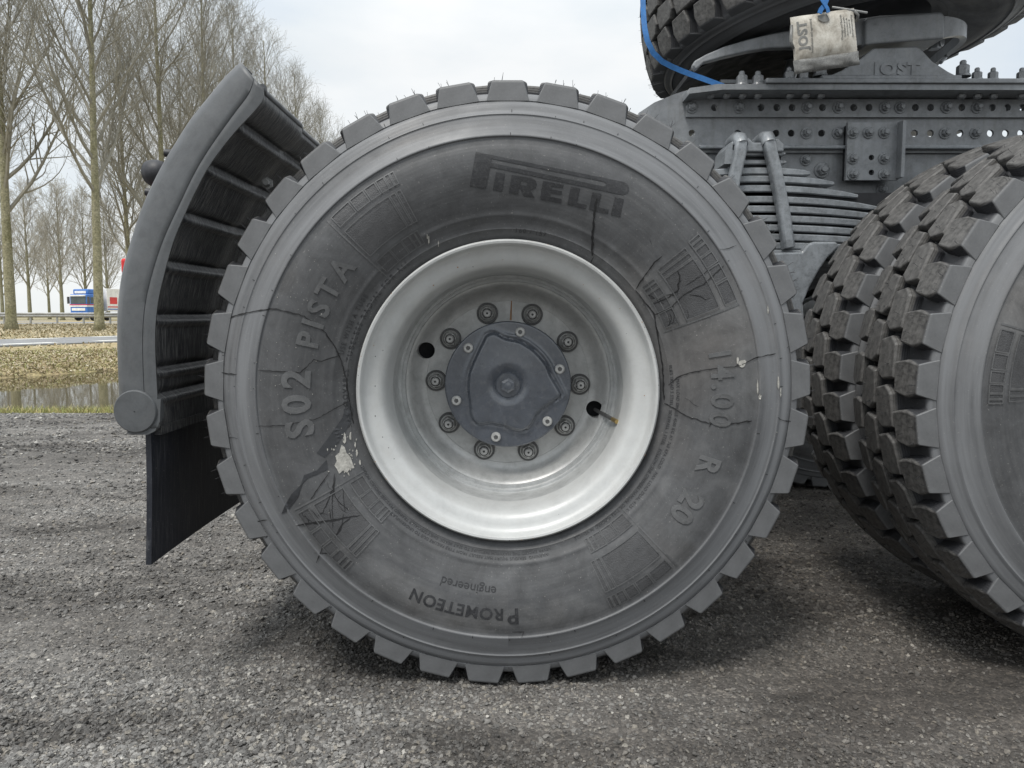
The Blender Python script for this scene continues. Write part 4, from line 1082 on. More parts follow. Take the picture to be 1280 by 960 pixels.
CR = [
 ([(746, 248), (743, 265), (741, 290), (740, 320)], 1.7),
 ([(272, 402), (300, 393), (322, 388), (345, 386), (380, 395), (405, 414), (418, 432), (427, 452), (434, 480), (438, 510), (442, 530)], .95),
 ([(322, 463), (345, 464), (375, 466), (384, 458), (392, 450), (402, 452), (424, 444)], .8),
 ([(253, 466), (275, 466), (296, 468)], .8),
 ([(320, 533), (355, 532), (395, 524), (420, 510), (436, 502)], .6),
 ([(412, 590), (402, 604), (388, 625)], .7), ([(418, 592), (416, 612), (404, 640), (397, 645)], .7), ([(419, 596), (415, 630), (416, 660)], .7),
 ([(428, 610), (431, 640)], .6), ([(370, 657), (400, 652), (420, 650), (450, 644)], 1.2), ([(392, 655), (425, 648), (440, 646)], 1.0), ([(418, 672), (428, 655), (438, 648)], 1.0),
 ([(404, 680), (400, 692), (395, 704)], .8), ([(300, 650), (322, 652), (334, 650)], 1.0), ([(278, 548), (292, 547), (298, 549)], .6),
 ([(794, 362), (808, 342), (818, 328), (828, 320)], .9), ([(794, 362), (806, 378), (818, 393), (822, 420), (828, 455), (829, 480), (830, 500)], 1.2),
 ([(816, 380), (836, 372), (848, 362), (850, 345), (847, 338)], 1.0), ([(818, 394), (840, 384), (855, 368), (880, 355), (905, 332)], .9), ([(856, 358), (880, 342), (900, 326)], .5),
 ([(834, 482), (850, 470), (862, 466), (892, 461), (925, 457), (945, 447), (970, 442)], .8), ([(984, 434), (1000, 426), (1016, 422)], .6),
 ([(830, 504), (845, 512), (858, 520), (885, 529), (912, 530), (940, 526)], 1.0), 
 ([(972, 522), (980, 526), (992, 528)], .8), ([(893, 522), (886, 534)], .7), ([(812, 300), (815, 306)], .7), ([(742, 322), (738, 330)], .7),
 ([(900, 312), (912, 310), (922, 306)], .5), ([(640, 790), (655, 790), (652, 797)], .5), ([(386, 740), (389, 747), (388, 752)], .9),
]
for _ in range(26):      # short hair cracks branching round the two damaged places
    cx, cy = random.choice([(425, 630), (410, 655), (400, 610), (850, 372), (835, 395), (840, 500)])
    x, y = random.gauss(cx, 16), random.gauss(cy, 16); a = random.uniform(0, 6.28); L_ = [(x, y)]
    for k in range(random.randint(2, 4)): a += random.gauss(0, .5); x += 7 * math.cos(a); y += 7 * math.sin(a); L_.append((x, y))
    if math.hypot(x - 635, y - 484) > 205: CR.append((L_, random.uniform(.35, .7)))
for pts, wd in CR:
    mb = MB(); ribbon(mb, pts, wd * .72); link('crack', mb.mesh('crack', M['crack']), W1)
# vent marks: tiny dark ticks round the shoulder
mb = MB()
for k in range(44):
    a = 2 * math.pi * k / 44 + random.uniform(-.03, .03)
    for rr0 in ((.503,), (.549,), (.577,)):
        if random.random() < .62:
            r = rr0[0] + random.uniform(-.002, .002); c_, s_ = math.cos(a), math.sin(a); l = random.uniform(.0015, .0075); h = .0006
            V = [((r + i * l) * s_ + j * h * c_, -(float(wall_w(r + i * l)) + .0009), (r + i * l) * c_ - j * h * s_) for i in (0, 1) for j in (-1, 1)]
            mb.add(V, [(0, 2, 3, 1)]); a += .004
link('vent_marks', mb.mesh('vent_marks', M['crack']), W1, kind='stuff')
sm_ = MB()
px_shape(sm_, [[(408, 575), (396, 588), (380, 594), (376, 606), (364, 618), (356, 632), (352, 642), (358, 640), (364, 632), (372, 622), (378, 604), (384, 598), (398, 592), (410, 586)]], .0013, 4)
px_shape(sm_, [[(434, 500), (428, 522), (412, 545), (396, 566), (406, 572), (424, 552), (438, 528), (442, 512)]], .0012, 4)
link('wet_smear', sm_.mesh('wet_smear', M['wet']), W1)
sc_ = MB()
def blob(cx, cy, rx, ry, n=14):
    return [(cx + rx * math.cos(2 * math.pi * k / n) * random.uniform(.6, 1.15), cy + ry * math.sin(2 * math.pi * k / n) * random.uniform(.6, 1.15)) for k in range(n)]
px_shape(sc_, [[(427, 556), (431, 559), (433, 566), (438, 571), (440, 577), (443, 585), (437, 586), (434, 591), (429, 588), (424, 592), (421, 586), (418, 582), (421, 576), (419, 570), (424, 566)]], .0016, 3)
for _ in range(40):
    px_shape(sc_, [blob(random.gauss(430, 9), random.gauss(570, 14), random.uniform(.4, 1.4), random.uniform(.4, 2.0), 7)], .0017, 3)
for cx, cy, rx, ry in ((431, 548, 2, 7), (438, 545, 1.5, 6), (446, 566, 1.5, 5), (450, 578, 1.2, 4), (444, 556, 1, 4), (928, 454, 5, 5), (922, 450, 1.5, 5), (947, 484, 1.2, 9), (950, 496, 1.8, 4), (973, 478, 1.2, 9), (976, 490, 1.0, 7), (960, 388, 1, 6), (993, 486, .9, 6), (536, 300, 1.0, 6), (548, 305, .7, 4), (534, 296, .8, 4), (424, 575, 2, 3)):
    px_shape(sc_, [blob(cx, cy, rx, ry)], .0016, 3)
for _ in range(70):
    a, r = random.uniform(R(-140), R(-60)) if random.random() < .6 else random.uniform(0, 6.28), random.uniform(212, 352)
    px_shape(sc_, [blob(635 + r * math.sin(a), 484 - r * math.cos(a), random.uniform(.3, .75), random.uniform(.3, .9), 6)], .0015, 4)
link('paint_scuff', sc_.mesh('paint_scuff', M['scuff']), W1)
# light pencil-like chalk lines of dried water
W1i = build_wheel(0, W1Y + .365, None, detail=0)
W2 = build_wheel(1.447, W1Y, 'outer rear wheel at the right edge', lambda k, a: a > math.pi * .98, rot=-142)
sidewall_marks(W2, rot=-142); whiskers(W2, 300, arcs=(math.pi, 2 * math.pi))
W2i = build_wheel(1.447, W1Y + .365, 'inner rear wheel behind the right one', lambda k, a: math.pi * 1.0 < a < math.pi * 1.9 and k != ('shoulder', -1), detail=0)
FARY = 5.6 - W1Y
for xx in (0, 1.447):
    build_wheel(xx, FARY - .365, None, detail=0, flip=True); build_wheel(xx, FARY, None, detail=0, flip=True)
# axles
for xx in (0, 1.447):
    ax = MB(); v, f = lathe([(0, -.98), (.10, -.98), (.12, -.6), (.12, -.35), (.26, -.12), (.26, .12), (.12, .35), (.12, .6), (.10, .98), (0, .98)], 24)
    v = v + np.array((xx, 2.8, AXZ)); ax.add(v, f)
    tl('axle', ax.mesh('axle', M['frame2'], True, 40))
for xx in (0, 1.447):
    for yy in (2.28, 5.6 - 2.28):
        dr = MB()
        v, f = lathe([(0, -.09), (.20, -.09), (.21, .09), (0, .09)], 40); dr.add(v + np.array((xx, yy, AXZ)), f)
        tl('brake_drum', dr.mesh('brake_drum', M['dark'], True, 40))

# ---- mudguard ------------------------------------------------------------
Oc = [(302, 79), (283, 97), (260, 125), (240, 150), (222, 178), (202, 212), (181, 256), (166, 300), (155, 340), (149.5, 382), (148.5, 425), (150, 475), (153, 530)]
Cc = [(318, 99), (311, 118), (295, 140), (277, 165), (260, 190), (244, 217), (228, 250), (205, 300), (191, 342), (182, 382), (179, 425), (180.5, 485), (184, 535)]
Ic = [(328, 109), (327, 124), (314, 141), (296, 160), (278, 182), (260, 207), (245, 235), (232, 262), (216, 300), (204, 342), (195.5, 382), (192.5, 425), (195, 487), (198, 535)]
NG = 90
Os, Cs, Is = smoothpath(Oc, NG), smoothpath(Cc, NG), smoothpath(Ic, NG)
YG = 1.505
def cross(i):
    O_, C_, I_ = Os[i], Cs[i], Is[i]; m1 = O_ * .80 + C_ * .20; m2 = O_ * .45 + C_ * .55
    a = [at(*O_, YG + .045)]; ctr = np.array([0.02, 0, AXZ + .03])
    a0 = np.array(a[0])
    back = a0 + np.array([0, .06, 0]) 
    return [tuple(back), tuple(a0), at(*(O_ * .96 + C_ * .04), YG + .026), at(*m1, YG + .010), at(*m2, YG + .0032), at(*(O_ * .2 + C_ * .8), YG + .0008), at(*(C_ * .96 + O_ * .04), YG + .0002), at(*C_, YG + .0020), at(*(C_ * .9 + I_ * .1), YG + .0001), at(*(C_ * .5 + I_ * .5), YG), at(*I_, YG), at(*I_, YG + .012)]
GV = [cross(i) for i in range(NG)]; m_ = len(GV[0])
gfc = [(i * m_ + j, i * m_ + j + 1, (i + 1) * m_ + j + 1, (i + 1) * m_ + j) for i in range(NG - 1) for j in range(m_ - 1)]
mud = tl('mudguard', mesh('mudguard', np.array(GV).reshape(-1, 3), gfc, M['guard'], True, 60))
s = mud.modifiers.new('t', 'SOLIDIFY'); s.thickness = .006; s.offset = 0
# inner shell with pressed ribs running across
NS = 420; Il = np.array([at(*p, YG + .010) for p in smoothpath(Ic, NS)]); Il = Il[:, [0, 2]]
spx = smoothpath(Ic, NS)
ribs = []
for rp in ((295, 161), (256, 214), (227, 275), (207, 337), (196, 404), (196, 470), (198, 503)):
    ribs.append(np.argmin(np.hypot(spx[:, 0] - rp[0], spx[:, 1] - rp[1])))
sl_ = np.concatenate([[0], np.cumsum(np.linalg.norm(np.diff(Il, axis=0), axis=1))])
tg = np.gradient(Il, axis=0); tg /= np.linalg.norm(tg, axis=1)[:, None]; inn = np.stack([tg[:, 1], -tg[:, 0]], 1)
ctr2 = np.array([0.0, AXZ]); inn = np.where((np.sum((ctr2 - Il) * inn, axis=1) > 0)[:, None], inn, -inn)
hh = np.zeros(NS)
for r_ in ribs:
    d = sl_ - sl_[r_]; hh += .0065 * np.exp(-(d / .0060) ** 2) - .0075 * np.exp(-((d + .015) / .0085) ** 2)
YS = np.concatenate([[YG + .010, YG + .016, YG + .03], np.linspace(YG + .05, 2.36, 22)])
V = []
for k, yy in enumerate(YS):
    amp = min(1, max(0, (k - 1)) / 2.0)
    step = .012 if yy > YG + .33 else 0
    base = Il - inn * (.010 + step) * min(1, k / 1.5)
    p = base + inn * (hh * amp)[:, None]
    for q in p: V.append((q[0], yy, q[1]))
F = [(k * NS + i, (k + 1) * NS + i, (k + 1) * NS + i + 1, k * NS + i + 1) for k in range(len(YS) - 1) for i in range(NS - 1)]
shell = tl('mudguard_shell', mesh('mudguard_shell', V, F, M['inside'], True, 60))
s = shell.modifiers.new('t', 'SOLIDIFY'); s.thickness = .007; s.offset = 0
# rolled edge along the open top end
mb = MB(); p0 = Il[0]; p1 = p0 - inn[0] * .022; mb.tube([(p0[0], YG + .012, p0[1]), (p0[0] - inn[0][0] * .010, YG + .05, p0[1] - inn[0][1] * .010), (p0[0] - inn[0][0] * .010, YG + .31, p0[1] - inn[0][1] * .010), (p1[0], YG + .36, p1[1]), (p1[0], 2.37, p1[1])], .0075, 8)
tl('edge_bead', mb.mesh('edge_bead', M['guard'], True, 50))
# round end disc and foot of the mudguard
dc = at(170, 514, YG - .001); 
v, f = lathe([(0, .006), (.0400, .006), (.0420, .004), (.0425, 0), (.0425, -.03)], 64)
kn = tl('end_disc', mesh('end_disc', v + np.array(dc), f, M['guard'], True, 40))
v, f = lathe([(0, .0004), (.0012, .0004)], 10); tl('disc_dimple', mesh('disc_dimple', v + np.array(dc) + np.array((0, -.0065, 0)), f, M['dark']))
foot = MB(); pts = [at(x, y, 1.49) for x, y in ((155, 528), (155, 543), (180, 545), (190, 540), (196, 528), (197, 500), (175, 500))]
foot.prism([(p[0], p[2]) for p in pts], YG - .002, YG + .010)
tl('mudguard_foot', foot.mesh('mudguard_foot', M['guard']))
ft = [at(x, y, YG + .01) for x, y in ((153, 541), (196, 538))]
foot = MB().box(ft[0][0], ft[1][0], YG + .03, 2.34, ft[1][2] - .012, ft[1][2] + .006)
tl('lower_cross_bar', foot.mesh('lower_cross_bar', M['inside']))
clip = MB()
for px, py, yy in ((216, 520, 1.72), (240, 517, 1.86)):
    p = at(px, py, yy); clip.box(p[0] - .014, p[0] + .014, p[1] - .006, p[1] + .006, p[2] - .003, p[2] + .004)
tl('clip', clip.mesh('clip', M['galv']))
pb_ = at(334, 229, 1.78); v, f = lathe([(0, .012), (.007, .012), (.009, .008), (.009, 0), (.014, 0), (.014, -.003)], 6)
tl('bolt', mesh('bolt', v + np.array(pb_), f, M['galv']))
# mud flap: rubber sheet hanging below, running across the truck
fa, fb = at(178, 542, YG + .02), at(183, 706, YG + .02)
mb = MB(); n = 14
V = []
for side in (0, .011):
    for yy in np.linspace(YG + .02, 2.36, 12):
        for k in range(n):
            t = k / (n - 1); V.append((fa[0] + (fb[0] - fa[0]) * t + side + .006 * math.sin(yy * 5 + t * 2), yy, fa[2] + (fb[2] - fa[2]) * t))
q = 12 * n
F = []
for i in range(11):
    for k in range(n - 1):
        a = i * n + k; F.append((a, a + n, a + n + 1, a + 1)); F.append((q + a, q + a + 1, q + a + n + 1, q + a + n))
for k in range(n - 1): F.append((k, k + 1, q + k + 1, q + k)); b0 = 11 * n + k; F.append((b0, q + b0, q + b0 + 1, b0 + 1))
for i in range(11): a = i * n; F.append((a, q + a, q + a + n, a + n)); a = i * n + n - 1; F.append((a, a + n, q + a + n, q + a))
tl('mudflap', mesh('mudflap', V, F, M['flap'], True, 40))
# lamps behind the mudguard: a black rubber lamp and two fixing knobs, a red lamp lower down
mb = MB(); p = at(195, 216, 1.66); v, f = lathe([(0, .030), (.014, .027), (.023, .018), (.027, .002), (.027, -.012)], 28)
lv = np.array(v); a_ = R(-62); lv = np.stack([lv[:, 0] * math.cos(a_) + lv[:, 1] * math.sin(a_), -lv[:, 0] * math.sin(a_) + lv[:, 1] * math.cos(a_), lv[:, 2]], 1)
o = tl('marker_lamp', mesh('marker_lamp', lv + np.array(p), f, M['black_rubber'], True, 50)); s = o.modifiers.new('t', 'SOLIDIFY'); s.thickness = .003
for px, py in ((209, 191), (185, 240)):
    p = at(px, py, 1.68); mb = MB(); mb.tube([(p[0] - .004, p[1], p[2] - .0), (p[0] + .03, p[1], p[2] - .005)], [.0085, .0085], 12); tl('lamp_knob', mb.mesh('lamp_knob', M['black_rubber'], True, 50))
br = MB(); p = at(212, 222, 1.68); br.box(p[0] + .01, p[0] + .05, p[1] - .01, p[1] + .3, p[2] - .10, p[2] + .0); tl('lamp_bracket', br.mesh('lamp_bracket', M['dark']))
p = at(157, 334, 1.75); rl = MB().box(p[0] + .003, p[0] + .04, p[1] - .03, p[1] + .12, p[2] - .016, p[2] + .018)
bevel(tl('tail_lamp', rl.mesh('tail_lamp', M['red_lamp'])), .006, 3)
rl = MB().box(p[0] + .030, p[0] + .16, p[1] - .01, p[1] + .10, p[2] - .012, p[2] + .012); tl('lamp_bracket', rl.mesh('lamp_bracket', M['dark']))

# ---- chassis -------------------------------------------------------------
YF = 2.44
XR = 3.0      # the rails run on past the right edge
def PX(x, y, Yd=YF): p = at(x, y, Yd); return (p[0], p[2])
def circle(cx, cz, r, n=16): return [(cx + r * math.cos(2 * math.pi * k / n), cz + r * math.sin(2 * math.pi * k / n)) for k in range(n)]
def plate(name, outline, holes, y0, th, mat, parent=truck):
    v, f = fill_cdt([outline] + [circle(*h) for h in holes], th / 2)
    v = np.stack([v[:, 0], y0 + th / 2 - v[:, 2], v[:, 1]], 1)
    return tl(name, mesh(name, v, f, M[mat]), parent)
def bolt_mesh(s=1.0, long=.016):
    mb = MB()
    v, f = lathe([(0, .004), (.0165 * s, .004), (.018 * s, .0025), (.018 * s, 0)], 20); mb.add(v, f)
    v, f = lathe([(0, .0155), (.0105 * s, .0155), (.0128 * s, .013), (.0132 * s, .004)], 6); mb.add(v, f)
    v, f = lathe([(0, long + .006), (.0062 * s, long + .006), (.0075 * s, long + .004), (.0075 * s, .015)], 12); mb.add(v, f)
    return mb.mesh('bolt', M['bolt'], True, 30)
bolt_m = bolt_mesh()
rail = None
xs_step = 19.32
row1_b = [865, 924, 1009, 1048, 1106, 1125, 1183, 1221]
row1_h = [893, 951, 971, 990, 1028, 1067, 1086, 1144, 1163, 1202, 1240, 1259, 1278, 1297, 1316]
row2_b = [1008, 1047, 1181, 1219]
row2_h = [865, 922, 970, 989, 1027, 1125, 1143, 1163, 1200, 1238, 1257, 1276]
HR = .0108
zt, zb = PX(1000, 110)[1], PX(1000, 187)[1]
xl = PX(790, 140)[0]
outl = [(xl, zb), (XR, zb), (XR, zt), (PX(868, 112)[0], zt), PX(845, 117), PX(818, 128), PX(800, 140), (xl, PX(790, 155)[1])]
holes2 = [(*PX(x, 166.5), HR) for x in row2_h] + [(*PX(x, 134.5, YF - .012), HR) for x in row1_h]
rail = plate('frame_rail', outl, holes2, YF, .009, 'frame')
# flanges of the channel
fl = MB(); fl.box(xl, XR, YF - .0, YF + .085, zb - .009, zb - .0005); fl.box(xl + .25, XR, YF + .01, YF + .085, zt + .0005, zt + .009)
link('rail_flange', fl.mesh('rail_flange', M['frame']), rail)
lip = MB().box(PX(872, 185)[0], XR, YF - .022, YF - .0005, PX(1000, 187.5)[1], PX(1000, 183)[1])
bevel(link('rail_edge', lip.mesh('rail_edge', M['frame2']), rail), .003)
# lower web
lw = plate('lower_frame_plate', [PX(872, 250, 2.455), PX(872, 188, 2.455), (XR, PX(1000, 188, 2.455)[1]), (XR, PX(1000, 262, 2.455)[1]), (PX(1000, 250, 2.455)[0], PX(1000, 262, 2.455)[1])], [], 2.456, .009, 'frame')
# angle bracket along the top: vertical leg with holes, wide top leg
z1, z2 = PX(1000, 146.3, YF - .012)[1], PX(1000, 124, YF - .012)[1]
holes1 = [(*PX(x, 134.5, YF - .012), HR) for x in row1_h]
x0 = PX(857.5, 140, YF - .012)[0]
ang_ = plate('mounting_angle', [(x0, z1), (XR, z1), (XR, z2), (x0 + .02, z2), (x0, z2 - .02)], holes1, YF - .013, .011, 'frame')
zl = at(1000, 112, 2.34)[2]; zu = at(1000, 105, 2.34)[2]
tp = MB(); a1 = at(862, 112, 2.34)[0]; a2 = at(898, 105, 2.34)[0]
V = [(a1, 2.34, zl - .012), (a1 + .10, 2.34, zl), (XR, 2.34, zl), (XR, 2.34, zu), (a2, 2.34, zu), (a1, 2.34, zl + .004)]
V += [(p[0], YF - .003, p[2]) for p in V]
tp.add(V, [(0, 1, 2, 3, 4, 5), (11, 10, 9, 8, 7, 6)] + [(i, 6 + i, 6 + (i + 1) % 6, (i + 1) % 6) for i in range(6)])
link('angle_top', tp.mesh('angle_top', M['frame']), ang_, loc=(0, 0, 0))
def bolt_at(px, py, yd, parent, m=bolt_m, dark=True, s=1.0):
    x, z = PX(px, py, yd); link('bolt', m, parent, (x, yd, z), (0, random.random() * 6, 0), (s,) * 3)
for x in row1_b: bolt_at(x, 134.5, YF - .0135, ang_)
for x in row2_b: bolt_at(x, 166.5, YF - .0005, rail)
for x, y in ((1007, 200), (1102, 237)): bolt_at(x, y, 2.4555, lw)
bolt_at(1027, 213, 2.4555, lw, s=1.35)
# nut ends hanging below the top leg
nb_ = MB(); v, f = lathe([(0, .012), (.006, .012), (.0115, .008), (.0125, 0)], 6)
v = np.stack([v[:, 0], v[:, 2], v[:, 1]], 1); f = [q[::-1] for q in f]
hang = mesh('under_nut', v, f, M['bolt'])
for x in (888, 908, 928, 947, 987, 1007, 1026, 1202, 1222, 1242, 1277):
    p = at(x, 119, 2.39); link('under_nut', hang, ang_, (p[0], 2.39, zl - .001))
# bolted gusset plate with a folded edge
gz0, gz1 = PX(1080, 226.5, YF - .016)[1], PX(1080, 155, YF - .016)[1]; gx0, gx1 = PX(1055, 190, YF - .016)[0], PX(1120.5, 190, YF - .016)[0]
gh = [(*PX(1085.5, 198.5, YF - .016), .0085), (*PX(1085.5, 217, YF - .016), .0085)]
gus = plate('gusset_plate', [(gx0, gz0), (gx1, gz0), (gx1, gz1), (gx0, gz1)], gh, YF - .036, .012, 'frame')
fo = MB().box(gx1 - .009, gx1 + .001, YF - .068, YF - .0365, gz0 + .004, gz1 - .001); link('gusset_fold', fo.mesh('gusset_fold', M['frame']), gus)
fo = MB().box(gx0 + .004, gx1 - .004, YF - .0235, YF - .0005, gz0 + .004, gz1 - .004); link('gusset_spacer', fo.mesh('gusset_spacer', M['dark']), gus)
for x in (1066, 1085.5, 1105): bolt_at(x, 166, YF - .0365, gus)
for y in (198, 218):
    for x in (1066, 1105): bolt_at(x, y, YF - .0365, gus)
bolt_at(1122, 200, 2.4555, lw)
# far rail and cross members
fr = MB(); fr.box(xl, XR, 5.6 - YF - .008, 5.6 - YF, zb - .15, zt); tl('far_frame_rail', fr.mesh('far_frame_rail', M['frame']))
for x in (-.1, .72, 1.9, 2.7): tl('cross_member', MB().box(x - .06, x + .06, YF + .01, 5.6 - YF - .01, zb - .06, zb + .13).mesh('cross_member', M['frame2']))
mp_ = MB(); mp_.box(a2 + .03, at(1236, 105, 2.5)[0], YF - .01, 5.6 - YF, zt + .012, zt + .022); mp_.box(a2 + .3, 1.80, 2.72, 5.6 - YF + .02, zt + .0225, zt + .032); tl('mounting_plate', mp_.mesh('mounting_plate', M['frame']))
# leaf spring pack: (y of leaf centre, right end x) in the photograph, 2.30 m away
YSP = 2.28
spring = empty('leaf_spring', (0, 0 + TY, 0), truck)
LV = [(192, 982, .0), (202.5, 983, .0), (213.5, 1013, .003), (223.5, 1043, .006), (235.5, 1073, .010), (249, 1100, .012), (261, 1120, .014), (273, 1126, .012), (284.5, 1126, .012), (296, 1128, .010), (307, 1130, .006), (316, 1130, .004)]
for i, (yy, xe, drop) in enumerate(LV):
    xe_, zc = PX(xe, yy, YSP); xc = PX(948, yy, YSP)[0]; zc = PX(948, yy, YSP)[1]
    th = .0140 if i < 2 else .0195; Lh = xe_ - xc; pts = []; nn_ = 14
    if i < 2: x_lo = PX(922, yy, YSP)[0]
    else: x_lo = xc - Lh
    V = []
    for k in range(nn_):
        x = x_lo + (xe_ - x_lo) * k / (nn_ - 1); u = (x - xc) / max(.05, Lh); z = zc - drop * u * u * 2.2
        tt = th * (1 - .45 * max(0, abs(u) - .8) / .2) / 2
        for yo, zo in ((0, -tt + .003), (0, tt - .003), (.003, tt), (.087, tt), (.09, tt - .003), (.09, -tt + .003), (.087, -tt), (.003, -tt)): V.append((x, YSP + yo, z + zo))
    F = [(k * 8 + j, (k + 1) * 8 + j, (k + 1) * 8 + (j + 1) % 8, k * 8 + (j + 1) % 8) for k in range(nn_ - 1) for j in range(8)] + [tuple(range(8)), tuple((nn_ - 1) * 8 + j for j in range(7, -1, -1))]
    link('spring_leaf', mesh('spring_leaf', V, F, M['frame2'], True, 40), spring)
core = MB(); c0, c1 = PX(915, 318, YSP + .02), PX(1040, 180, YSP + .02); core.box(c0[0], PX(1110, 300, YSP + .02)[0], YSP + .012, YSP + .08, c0[1], PX(940, 240, YSP)[1]); core.box(PX(925, 200, YSP)[0], PX(978, 200, YSP)[0], YSP + .012, YSP + .08, c0[1], PX(940, 188, YSP)[1])
link('leaf_gap_shade', core.mesh('leaf_gap_shade', M['dark']), spring)  # near-black filler added for the shade in the gaps between leaves
def strapbar(pts, wd, th, y):
    V = []; n = len(pts)
    P = np.array([PX(a, b, y) for a, b in pts]); t = np.gradient(P, axis=0); t /= np.linalg.norm(t, axis=1)[:, None]; nn2 = np.stack([-t[:, 1], t[:, 0]], 1)
    for i in range(n):
        w2 = wd / 2
        for sx, yo in ((-1, .006), (-.75, 0), (.75, 0), (1, .006), (1, th), (-1, th)):
            V.append((P[i, 0] + nn2[i, 0] * sx * w2, y + yo, P[i, 1] + nn2[i, 1] * sx * w2))
    F = [(k * 6 + j, (k + 1) * 6 + j, (k + 1) * 6 + (j + 1) % 6, k * 6 + (j + 1) % 6) for k in range(n - 1) for j in range(6)] + [tuple(range(6)), tuple((n - 1) * 6 + j for j in range(5, -1, -1))]
    return V, F
for pts in ([(928, 175), (927, 190), (923, 208), (919, 226), (917, 240)], [(963, 174), (966, 190), (971, 210), (977, 240), (983, 272), (988, 310)]):
    V, F = strapbar(pts, .034, .03, YSP - .035)
    bevel(link('u_bolt', mesh('u_bolt', V, F, M['frame2'], True, 50), spring), .003)
    p = PX(*pts[0], YSP - .03)
    mb = MB(); mb.tube([(p[0], YSP - .022, p[1] - .012), (p[0] - .002, YSP - .012, p[1] + .006), (p[0] - .004, YSP + .02, p[1] + .014), (p[0] - .004, YSP + .08, p[1] + .012)], [.020, .021, .019, .017], 12)
    link('u_bolt_head', mb.mesh('u_bolt_head', M['frame2'], True, 60), spring)
sd_ = MB(); pts = [PX(x, y, YSP - .01) for x, y in ((913, 190), (914, 178), (921, 172), (936, 172), (942, 178), (956, 178), (962, 173), (973, 173), (980, 180), (980, 190))]
sd_.prism(pts[::-1], YSP - .012, YSP + .10); bevel(link('spring_saddle', sd_.mesh('spring_saddle', M['frame2']), spring), .005, 3)
sd_ = MB(); pts = [PX(x, y, YSP - .01) for x, y in ((905, 205), (907, 187), (913, 178), (919, 183), (917, 205))]
sd_.prism(pts[::-1], YSP - .012, YSP + .10); link('spring_clip', sd_.mesh('spring_clip', M['frame2']), spring)
# casting under the spring
ca = MB(); pts = [PX(x, y, YSP - .03) for x, y in ((950, 430), (950, 318), (984, 315), (1003, 315), (1010, 305), (1018, 302), (1046, 302), (1050, 308), (1035, 322), (1024, 338), (1012, 360), (1004, 380), (1008, 430))]
ca.prism(pts[::-1], YSP - .03, YSP + .14); bevel(tl('spring_seat', ca.mesh('spring_seat', M['frame2'])), .006, 3)
ca = MB(); pts = [PX(x, y, YSP + .1) for x, y in ((1100, 330), (930, 322), (930, 300), (1130, 296), (1130, 330))]
ca.prism(pts[::-1], YSP + .1, YSP + .3); tl('trunnion_bracket', ca.mesh('trunnion_bracket', M['frame2']))

# ---- coupling ------------------------------------------------------------
fw = empty('fifth_wheel', (0, TY, 0), truck)
YP = 2.33
bp = MB(); b0, b1 = at(958, 104.5, YP), at(1290, 97.5, YP); bp.box(b0[0], XR - .6, YP + .001, YP + .16, zu + .001, at(1000, 97, YP)[2])
bevel(link('base_plate', bp.mesh('base_plate', M['frame']), fw), .003)
def ped(y0, y1):
    L_ = [(1030, 97), (1052, 88), (1072, 76), (1086, 65), (1092, 60), (1147, 58), (1152, 61), (1166, 76), (1186, 89), (1202, 97)]
    L_ = L_[::-1]
    mb = MB(); a = [PX(x, y, YP + .01) for x, y in L_]; n = len(a)
    V = [(p[0], y0, p[1]) for p in a] + [(p[0], y1, p[1]) for p in a]
    mb.add(V, [tuple(range(n))[::-1], tuple(range(n, 2 * n))] + [(i, (i + 1) % n, n + (i + 1) % n, n + i) for i in range(n)]); return mb
o = link('pedestal', ped(YP + .012, YP + .13).mesh('pedestal', M['frame']), fw); bevel(o, .004, 3)
o = link('pedestal', ped(3.13, 3.25).mesh('pedestal', M['frame']), fw); bevel(o, .004, 3)
tv, tf = text2d('JOST', .050, .0028, .003, 1.12)
pc_ = at(1121, 86.5, YP + .01); tv = np.stack([tv[:, 0] * 1.15 + pc_[0], YP + .0115 - tv[:, 2], tv[:, 1] * .95 + pc_[2]], 1)
link('lettering', mesh('lettering', tv, tf, M['frame']), fw)
ft_ = MB(); p0, p1 = PX(1028, 97, YP), PX(1204, 92, YP); ft_.box(p0[0], p1[0], YP + .004, YP + .14, p0[1] - .004, p0[1] + .010)
bevel(link('pedestal_foot', ft_.mesh('pedestal_foot', M['frame']), fw), .004)
# standing bolts on the plate
def stud(h=.030, s=1.0):
    mb = MB()
    for pr, n in (([(0, .006), (.019 * s, .006), (.021 * s, 0)], 20), ([(0, h), (.0135 * s, h), (.0165 * s, h - .003), (.0165 * s, .006)], 6), ([(0, h + .012), (.006 * s, h + .012), (.0085 * s, h + .009), (.0085 * s, h)], 12)):
        v, f = lathe(pr, n); v = np.stack([v[:, 0], v[:, 2], -v[:, 1]], 1); mb.add(v, f)
    return mb.mesh('plate_bolt', M['bolt'], True, 30)
st1, st2 = stud(), stud(.026, .85)
for x, y, m_s in ((927, 105, st1), (947, 105, st1), (986, 97, st2), (1004, 97, st2), (1221, 97, st2), (1241, 97, st2), (1277, 97, st2)):
    p = at(x, y, YP + .03); zz = (zu if y > 100 else at(1000, 97, YP)[2]); link('plate_bolt', m_s, fw, (p[0], YP + .03, zz))
for x in (1025, 1203):
    p = at(x, 96, YP + .04); link('plate_bolt', st1, fw, (p[0], YP + .04, at(1000, 97, YP)[2] + .014), scale=(1.1, 1.1, 1.15))
